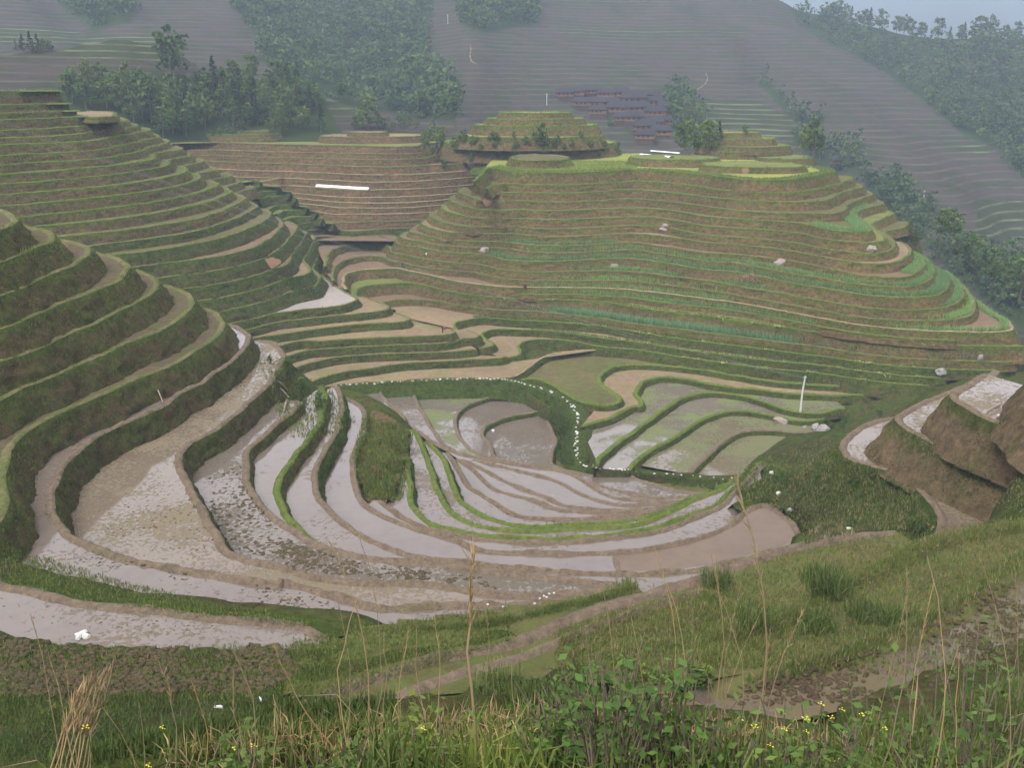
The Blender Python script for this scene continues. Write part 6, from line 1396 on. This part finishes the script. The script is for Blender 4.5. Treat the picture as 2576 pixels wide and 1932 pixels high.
# mid-distance grass on banks and rough fields
px_grass('9:0,200 600,230 1300,215 1500,180 1340,440 900,480 0,560', 5000, .22, .06, 'blade_green', parent=fore, dmin=25, ndz=1)
px_grass('9:0,440 700,430 1300,440 1700,430 1700,600 0,740', 6000, .26, .06, 'blade_green', parent=fore, dmin=18, ndz=1)
px_grass('6:0,1000 250,1075 700,1210 1200,1335 1900,1465 1850,1490 1200,1415 600,1340 0,1225', 3500, .24, .06, 'blade_green', parent=bowl, ndz=1)
px_grass('8:560,1090 1000,900 1340,830 1600,800 2212,720 2212,900 1900,1130 1600,1290 1000,1490 600,1540 300,1400', 3600, .22, .05, 'blade_green', parent=fore, dmin=20, ndz=1)
px_grass('8:560,1090 1000,900 1340,830 2212,720 2212,1000 1000,1490 300,1500', 1800, .28, .04, 'blade_dry', parent=fore, dmin=20)
px_grass('8:1000,1540 1400,1400 1800,1250 2212,950 2212,1542 1000,1542', 900, .25, .05, 'blade_green', parent=fore, dmin=20, ndz=1)
px_grass('8:860,430 1000,380 1200,300 1280,420 1500,500 1650,600 1750,780 1350,800 1080,860 1060,780 900,660 760,640 720,560', 5000, .36, .09, 'blade_green', parent=spur, ndz=1)
px_grass('8:1450,300 1600,240 1800,380 2212,540 2212,700 1800,640 1550,500 1480,430', 1200, .3, .06, 'blade_dry', parent=spur, ndz=1)
px_grass('7:440,600 520,350 700,400 800,450 740,850 620,850 520,840', 3200, .5, .11, 'blade_green', parent=bowl, ndz=1)
px_grass('3:1600,1000 1760,980 1960,1160 2050,1150 2212,1400 2000,1475 1800,1475 1700,1300', 1500, .36, .1, 'blade_green', parent=bowl, ndz=1)
px_grass('B:850,1170 1000,1150 1080,1230 1120,1300 950,1260', 700, .6, .16, 'blade_green', parent=left, ndz=2)
px_grass('4:1680,1180 1760,1150 1840,1230 1790,1330 1700,1260', 700, .7, .16, 'blade_green', parent=path_root, ndz=2)
for s_ in ('8:300,1410 700,1290 1000,1195 1180,1080 1400,995 1600,895 1750,820 2000,775 2212,735 2212,790 2000,830 1750,880 1600,960 1400,1060 1200,1150 1000,1260 700,1350', '8:760,1580 1000,1480 1300,1390 1600,1280 1800,1190 2000,1050 2212,880 2212,950 2000,1120 1800,1260 1600,1340 1300,1460 1000,1550'):
    px_grass(s_, 2600, .34, .05, 'blade_green', parent=fore, dmin=20, ndz=2); px_grass(s_, 1500, .34, .04, 'blade_dry', parent=fore, dmin=20, ndz=1)
px_grass('7:600,1640 1200,1580 1500,1520 1900,1425 2133,1350 2133,1400 1900,1470 1500,1560 1200,1620', 2200, .3, .05, 'blade_green', parent=fore, dmin=20, ndz=2)
px_grass('X:1500,760 1800,690 2212,540 2212,914 1500,914', 4200, .55, .06, 'blade_green', parent=fore, dmin=20, ndz=1); px_grass('X:1500,760 1800,690 2212,540 2212,914 1500,914', 1500, .6, .04, 'blade_dry', parent=fore, dmin=20)
px_grass('X:0,560 300,520 700,700 900,760 900,800 0,800', 2600, .4, .06, 'blade_green', parent=fore, dmin=20, ndz=1)
px_grass('9:1250,200 1450,160 2212,40 2212,200 1400,440 1200,470', 5200, .2, .05, 'blade_green', parent=fore, dmin=20, ndz=1)
px_grass('8:860,430 1000,380 1200,300 1280,420 1500,500 1650,600 1750,780 1350,800 1080,860 1060,780 900,660 760,640 720,560', 2600, .36, .09, 'blade_dry', parent=spur, ndz=1)
px_grass('8:560,1090 1000,900 1340,830 2212,720 2212,1000 1000,1490 300,1500', 2600, .3, .05, 'blade_fringe', parent=fore, dmin=20, ndz=1)
px_grass('8:-200,1300 560,1090 900,1180 900,1500 -200,1520', 4200, .26, .05, 'blade_green', parent=fore, dmin=20, ndz=1); px_grass('8:-200,1300 560,1090 900,1180 900,1500 -200,1520', 1400, .3, .045, 'blade_dry', parent=fore, dmin=20, ndz=1)
# close grass at the viewpoint
def rel_(p): return np.clip(p[:, 3] / 6.0, .55, 2.4)
close = []
for s_, n, h_, w_, m_ in (('9:0,560 900,600 2212,560 2212,742 0,742', 3000, .22, .013, 'blade_green'), ('X:0,560 2212,500 2212,914 0,914', 5200, .24, .013, 'blade_green'), ('9:0,600 2212,560 2212,742 0,742', 1500, .26, .008, 'straw'), ('X:0,560 2212,500 2212,914 0,914', 2400, .3, .008, 'straw')):
    g = px_grass(s_, n, h_, w_, m_, 'grass', None, None, .55, 2, 0, 0, 20, 0, rel_)
    if g: tag(g, 'dry straw blades tangled in the bank below the viewpoint' if m_ == 'straw' else 'long green grass on the bank below the viewpoint', 'grass', None, 'stuff')
def near_xy(u, r):
    d = ray(u, 1500); a = math.atan2(d[0], d[1]); x, y = r * math.sin(a), r * math.cos(a); return np.array((x, y, drop_z(x, y) or CAMZ - 2.2))
gx = []
for _ in range(3600):                                # the fringe at the very edge of the bank
    r = rng.uniform(2.3, 5.2); u = rng.uniform(-250, 2830); gx.append(near_xy(u, r))
gx = np.array(gx); dens = np.array([n1(p[0] * .9, p[1] * .9, 3.) for p in gx]); gx = gx[dens > rng.uniform(-.5, .25, len(gx))]
side = np.clip((gx[:, 0] / np.maximum(gx[:, 1], .5) + .1) * 1.6 + .55, .35, 1.0)
V, F, v = blades(gx, rng.uniform(.10, .36, len(gx)) * side, rng.uniform(.006, .014, len(gx)), .55, 2)
tag(mesh_obj('grass', V, F, M['blade_green'], attrs={'v': v}), 'tangled fresh grass along the edge of the viewpoint', 'grass', None, 'stuff')
# dry stalks rising against the view
def stalk(b, t, r, plume, wid=1.0, curve=.0, label='dry straw coloured grass stalk standing on the near bank', tilt=0.0):
    ub, vb = px(b)[0]; ut, vt = px(t)[0]
    p0 = at_r(ub, max(vb, 1700), r); g = drop_z(p0[0], p0[1]); p1 = at_r(ut, vt, r + tilt)
    p0[2] = g if g is not None else p0[2]
    L = np.linalg.norm(p1 - p0); k = np.linspace(0, 1, 9)[:, None]; side = np.cross((p1 - p0) / L, (0, 1, 0)); P = p0 + (p1 - p0) * k + side * (curve * L * 4 * k * (1 - k) * .25) + rng.normal(0, .004, (9, 3))
    o = tag(empty('dry_grass_stalk', p0), label, 'grass stalk', 'dry stalks on the near bank')
    V, F = tube(P - p0, np.linspace(.0042, .0016, 9) * wid * (r / 4)**.5, 5); mesh_obj('stem', V, F, M['straw'], o, attrs={'v': np.full(len(V), random.uniform(.2, .8))})
    if plume:
        n = 46; tt = rng.uniform(.72, 1.0, n); bp = np.stack([np.interp(tt, k[:, 0], P[:, c]) for c in range(3)], 1) - p0
        d_ = (P[-1] - P[-3]); d_ /= np.linalg.norm(d_); ang = rng.normal(0, 1, (n, 3)) * .22 + d_; ang /= np.linalg.norm(ang, axis=1, keepdims=True)
        ln = .045 * (r / 4) * wid * rng.uniform(.6, 1.3, n); w2 = .0022 * (r / 4) * wid; s_ = np.cross(ang, rng.normal(size=(n, 3))); s_ /= np.linalg.norm(s_, axis=1, keepdims=True)
        Vp = np.stack([bp - s_ * w2, bp + s_ * w2, bp + ang * ln[:, None]], 1).reshape(-1, 3); mesh_obj('plume', Vp, np.arange(3 * n).reshape(n, 3), M['straw'], o, attrs={'v': np.repeat(rng.uniform(0, .8, n), 3)})
    for q in range(random.choice((0, 1, 1, 2))):
        t0 = rng.uniform(.15, .5); b_ = p0 + (p1 - p0) * t0 - p0; V, F, v = blades(b_[None], [L * .22], [.006 * (r / 4)], .8, 2); mesh_obj('leaf', V, F, M['straw'], o, attrs={'v': v})
ST = '''9:990,742 1010,240 1;9:1165,700 1000,330 1;9:1275,700 1195,465 1;9:680,742 695,300 1;9:790,640 830,380 1;9:230,560 280,280 1;9:205,520 215,255 1;9:75,480 140,80 1;9:1595,742 1555,0 0;9:1480,700 1455,0 1;9:1540,600 1550,-260 1;9:1500,640 1425,-240 1
9:1750,640 1775,140 1;9:1830,520 1875,30 1;9:1930,480 1800,140 1;9:2230,300 2100,50 1;9:1510,640 1190,220 1;9:1590,300 1660,155 0;9:560,740 440,480 0;9:330,700 600,450 0;9:1010,640 1180,430 0;9:1110,742 900,560 0
X:740,742 860,0 1;X:600,300 620,-10 1;X:655,380 670,110 0;X:640,420 770,130 1;X:960,520 895,160 1;X:1060,560 1090,230 1;X:1040,420 985,130 1;X:1190,800 1120,300 1;X:1540,620 1700,80 1;X:1300,700 1720,110 1;X:1960,660 1820,130 1;X:2140,760 2170,20 1;X:1790,420 1790,0 0;X:2160,300 2020,20 1
X:270,720 200,430 0;X:440,560 385,110 0;X:150,870 0,470 0;X:1010,800 900,690 0;X:1740,900 1570,680 0;X:1330,860 1350,600 1;X:700,640 560,600 0;X:1950,500 1930,380 0;X:470,450 520,260 0;X:2060,500 1930,420 0;X:1150,640 1240,250 1;X:860,600 800,420 0'''
for ln in ST.replace('\n', ';').split(';'):
    k_, rest = ln.split(':'); b_, t_, p_ = rest.split()
    stalk(f'{k_}:{b_}', f'{k_}:{t_}', random.uniform(3.3, 4.8), int(p_), random.uniform(.55, .95), random.uniform(-.5, .5))
stalk('7:1290,1659', '7:1170,1160', 4.2, 1, 2.2, .2, 'thick brown plumed stalk leaning over the lowest paddies'); stalk('8:480,1542', '8:715,530', 4.6, 1, 1.5, -.5, 'tall arching plumed stalk crossing in front of the brown pond')
for q_ in range(9): stalk(f'9:{100 + 14 * q_},742', f'9:{330 + 20 * q_},{430 - 17 * q_}', 4.0 + .05 * q_, 1, 1.5, .15, 'brown plumed stalk in the leaning bundle on the near bank')
# leafy shrubs
def shrub(u, r, w, hgt, n, leaf, size, label, name='leafy_shrub', cat='shrub'):
    b = near_xy(u, r); o = tag(empty(name, b), label, cat)
    parts, lc, lv = [], [], []
    for q in range(n):
        a = rng.uniform(0, 6.28); rad = w / 2 * math.sqrt(rng.uniform(0, 1)); tip = np.array((rad * math.cos(a), rad * math.sin(a), hgt * rng.uniform(.55, 1.05)))
        b0 = tip * (.25, .25, 0); mid = (b0 + tip) / 2 + rng.normal(0, .03, 3)
        parts.append(tube([b0 - (0, 0, .08), mid, tip], [.005, .004, .002], 4))
        k = int(rng.integers(9, 16)); t = rng.uniform(.25, 1.02, k)[:, None]; lc.append(b0 + (tip - b0) * t + rng.normal(0, size * .8, (k, 3))); lv.append(rng.uniform(0, 1, k))
    V, F = merge(parts); mesh_obj('stems', V, F, M['bark'], o)
    P = np.vstack(lc); V, F = leaf_quads(P, size, .35, 1.7); mesh_obj('leaves', V, F, M[leaf], o, attrs={'v': np.repeat(np.concatenate(lv), 4)})
for u, r, w, hg, n, leaf, sz, lab in ((1560, 3.2, .6, 1.25, 50, 'leaf_shrub', .05, 'bushy green shrub full of upright twigs on the near bank'), (1690, 3.25, .55, 1.1, 44, 'leaf_shrub', .048, 'green shrub with a ragged top beside the bushy one'), (1790, 3.2, .5, .95, 36, 'leaf_tree', .046, 'dull green twiggy shrub below the middle bund'), (2080, 3.2, .6, .85, 36, 'leaf_shrub', .046, 'rounded green shrub hiding the end of the muddy field'), (2010, 3.25, .5, .8, 30, 'leaf_tree', .044, 'small dark shrub at the end of the muddy field'), (1500, 3.9, .85, .95, 46, 'leaf_shrub', .042, 'leafy green shrub with upright twigs among dry stalks'), (1640, 4.3, .7, .85, 30, 'leaf_shrub', .040, 'spindly green shrub beside the tangle of straw'), (1390, 3.7, .6, .55, 30, 'leaf_shrub', .045, 'low broad leaved shrub at the foot of the straw tangle'),
                                      (1080, 3.6, .55, .50, 26, 'leaf_bright', .050, 'bright yellow green leafy plant under the thin stalks'), (560, 3.7, .6, .42, 26, 'leaf_bright', .048, 'bright green leafy weed in the low grass'), (2480, 4.4, 1.0, 1.0, 50, 'leaf_tree', .045, 'dark bramble shrub above the muddy field'),
                                      (2560, 4.0, 1.2, 1.7, 60, 'leaf_tree', .05, 'tall dark bramble with long twigs above the muddy field'), (2420, 4.6, 1.0, 1.3, 46, 'leaf_shrub', .045, 'tall green shrub rising beside the muddy field'), (2250, 4.0, .9, .9, 40, 'leaf_tree', .042, 'dark leafy shrub below the muddy field'), (1960, 4.2, .9, .75, 36, 'leaf_shrub', .04, 'green shrub at the near side of the muddy field'), (2360, 3.6, .8, .55, 36, 'leaf_shrub', .040, 'fresh green shrub below the bramble'), (2120, 3.4, .9, .30, 60, 'leaf_bright', .022, 'mat of tiny bright leaves on the bank'), (1850, 3.5, .5, .45, 22, 'leaf_shrub', .04, 'small green shrub among yellow flowers'), (240, 3.6, .7, .4, 26, 'leaf_tree', .04, 'low dark weed under the leaning brown plumes'), (880, 3.5, .5, .4, 22, 'leaf_shrub', .04, 'small weedy shrub between the pale stalks')):
    shrub(u, r, w * .85, hg * .52, int(n * .75), leaf, sz * .6, lab)
# grass tussocks
def tussock(loc, hgt, nb, mat, label, wid=.02, spread=.25, group=None):
    b = np.column_stack([np.clip(rng.normal(0, spread, (nb, 2)), -1.5 * spread, 1.5 * spread), np.zeros(nb)]); V, F, v = blades(b, hgt * rng.uniform(.55, 1.15, nb), wid * rng.uniform(.7, 1.2, nb), .6, 2)
    o = mesh_obj('grass_tussock', V, F, M[mat], attrs={'v': v}); o.location = loc; tag(o, label, 'tussock', group)
for s_, hg, nb, sp, lab in (('8:1180,1090', 1.5, 420, .7, 'big bright grass tussock on the middle grassy bund'), ('8:1120,1290', 1.1, 260, .6, 'grass tussock hanging over the middle rough field'), ('8:620,1075', 1.2, 220, .5, 'grass tussock beside the trodden mud dyke'), ('8:1400,1240', 1.0, 200, .6, 'pale grassy tussock on the rough field'), ('8:1560,1270', 1.0, 220, .6, 'leafy tussock on the bund above the muddy field'),
                            ('8:830,1260', .9, 200, .6, 'low tussock between the dyke and the middle bund'), ('8:150,1090', .9, 160, .5, 'small tussock above the mud fields'), ('8:760,600', 1.0, 160, .5, 'bright tussock at the end of the green bunds'), ('8:1640,775', 1.1, 140, .5, 'yellow green fern like tussock below the dry spur'), ('9:2150,400', 1.0, 260, .7, 'dark green tussock below the mud dyke')):
    loc = H(s_)
    if loc is not None: tussock(loc, hg, nb, 'blade_green', lab, .05, sp)
for u, r, hg, lab in ((2540, 3.0, .8, 'long arching grass tussock at the end of the bank'), (1900, 3.1, .55, 'bluish grass tussock at the front of the bank'), (1250, 3.2, .5, 'dense grass tussock below the leafy shrub'), (2250, 3.2, .6, 'broad bladed tussock beside the leaf mat'), (980, 3.2, .5, 'blue green grass tussock among pale stalks')):
    tussock(near_xy(u, r), hg * .6, 170, 'blade_green', lab, .011, .12)
# small yellow flowers
M['petal'] = plain('petal', (.62, .55, .04), (.72, .64, .06), 10)
def flower_mesh():
    V, F, off = [], [], 0
    for q in range(7):
        c = np.array((random.gauss(0, .018), random.gauss(0, .018), random.gauss(0, .014)))
        for k in range(4):
            a = k * math.pi / 2 + q; d = np.array((math.cos(a), math.sin(a), .3)) * .009; e = np.array((-math.sin(a), math.cos(a), 0)) * .004
            V += [c, c + d * .6 + e, c + d, c + d * .6 - e]; F.append([off, off + 1, off + 2, off + 3]); off += 4
    o = mesh_obj('blossom', V, F, M['petal']); me = o.data; bpy.data.objects.remove(o); return me
FM = [flower_mesh() for _ in range(3)]
for s_ in ('X:1050,730', 'X:1180,750', 'X:1275,760', 'X:1270,695', 'X:1340,640', 'X:1380,690', 'X:1510,685', 'X:990,705', 'X:1120,820', 'X:1430,665', '9:1830,575', '9:1100,640', '9:700,570', '9:375,560', '9:640,735', '9:1010,660', '9:2100,650', 'X:1610,745'):
    u, v = px(s_)[0]; p = at_r(u, v, random.uniform(3.2, 3.8)); g = drop_z(p[0], p[1]) or p[2] - .3
    if p[2] < g + .05: p[2] = g + .25
    o = tag(empty('yellow_flower', (p[0], p[1], g)), 'small yellow flower head on a thin green stem on the near bank', 'flower', 'yellow flowers on the near bank')
    V, F = tube([(0, 0, -.03), (.01, 0, (p[2] - g) * .5), (0, 0, p[2] - g)], [.003, .0025, .002], 4); mesh_obj('stem', V, F, M['leaf_shrub'], o, attrs={'v': np.full(len(V), .4)})
    b = bpy.data.objects.new('blossom', random.choice(FM)); C.objects.link(b); b.parent = o; b.scale = (.36, .36, .36); b.location = (0, 0, p[2] - g)
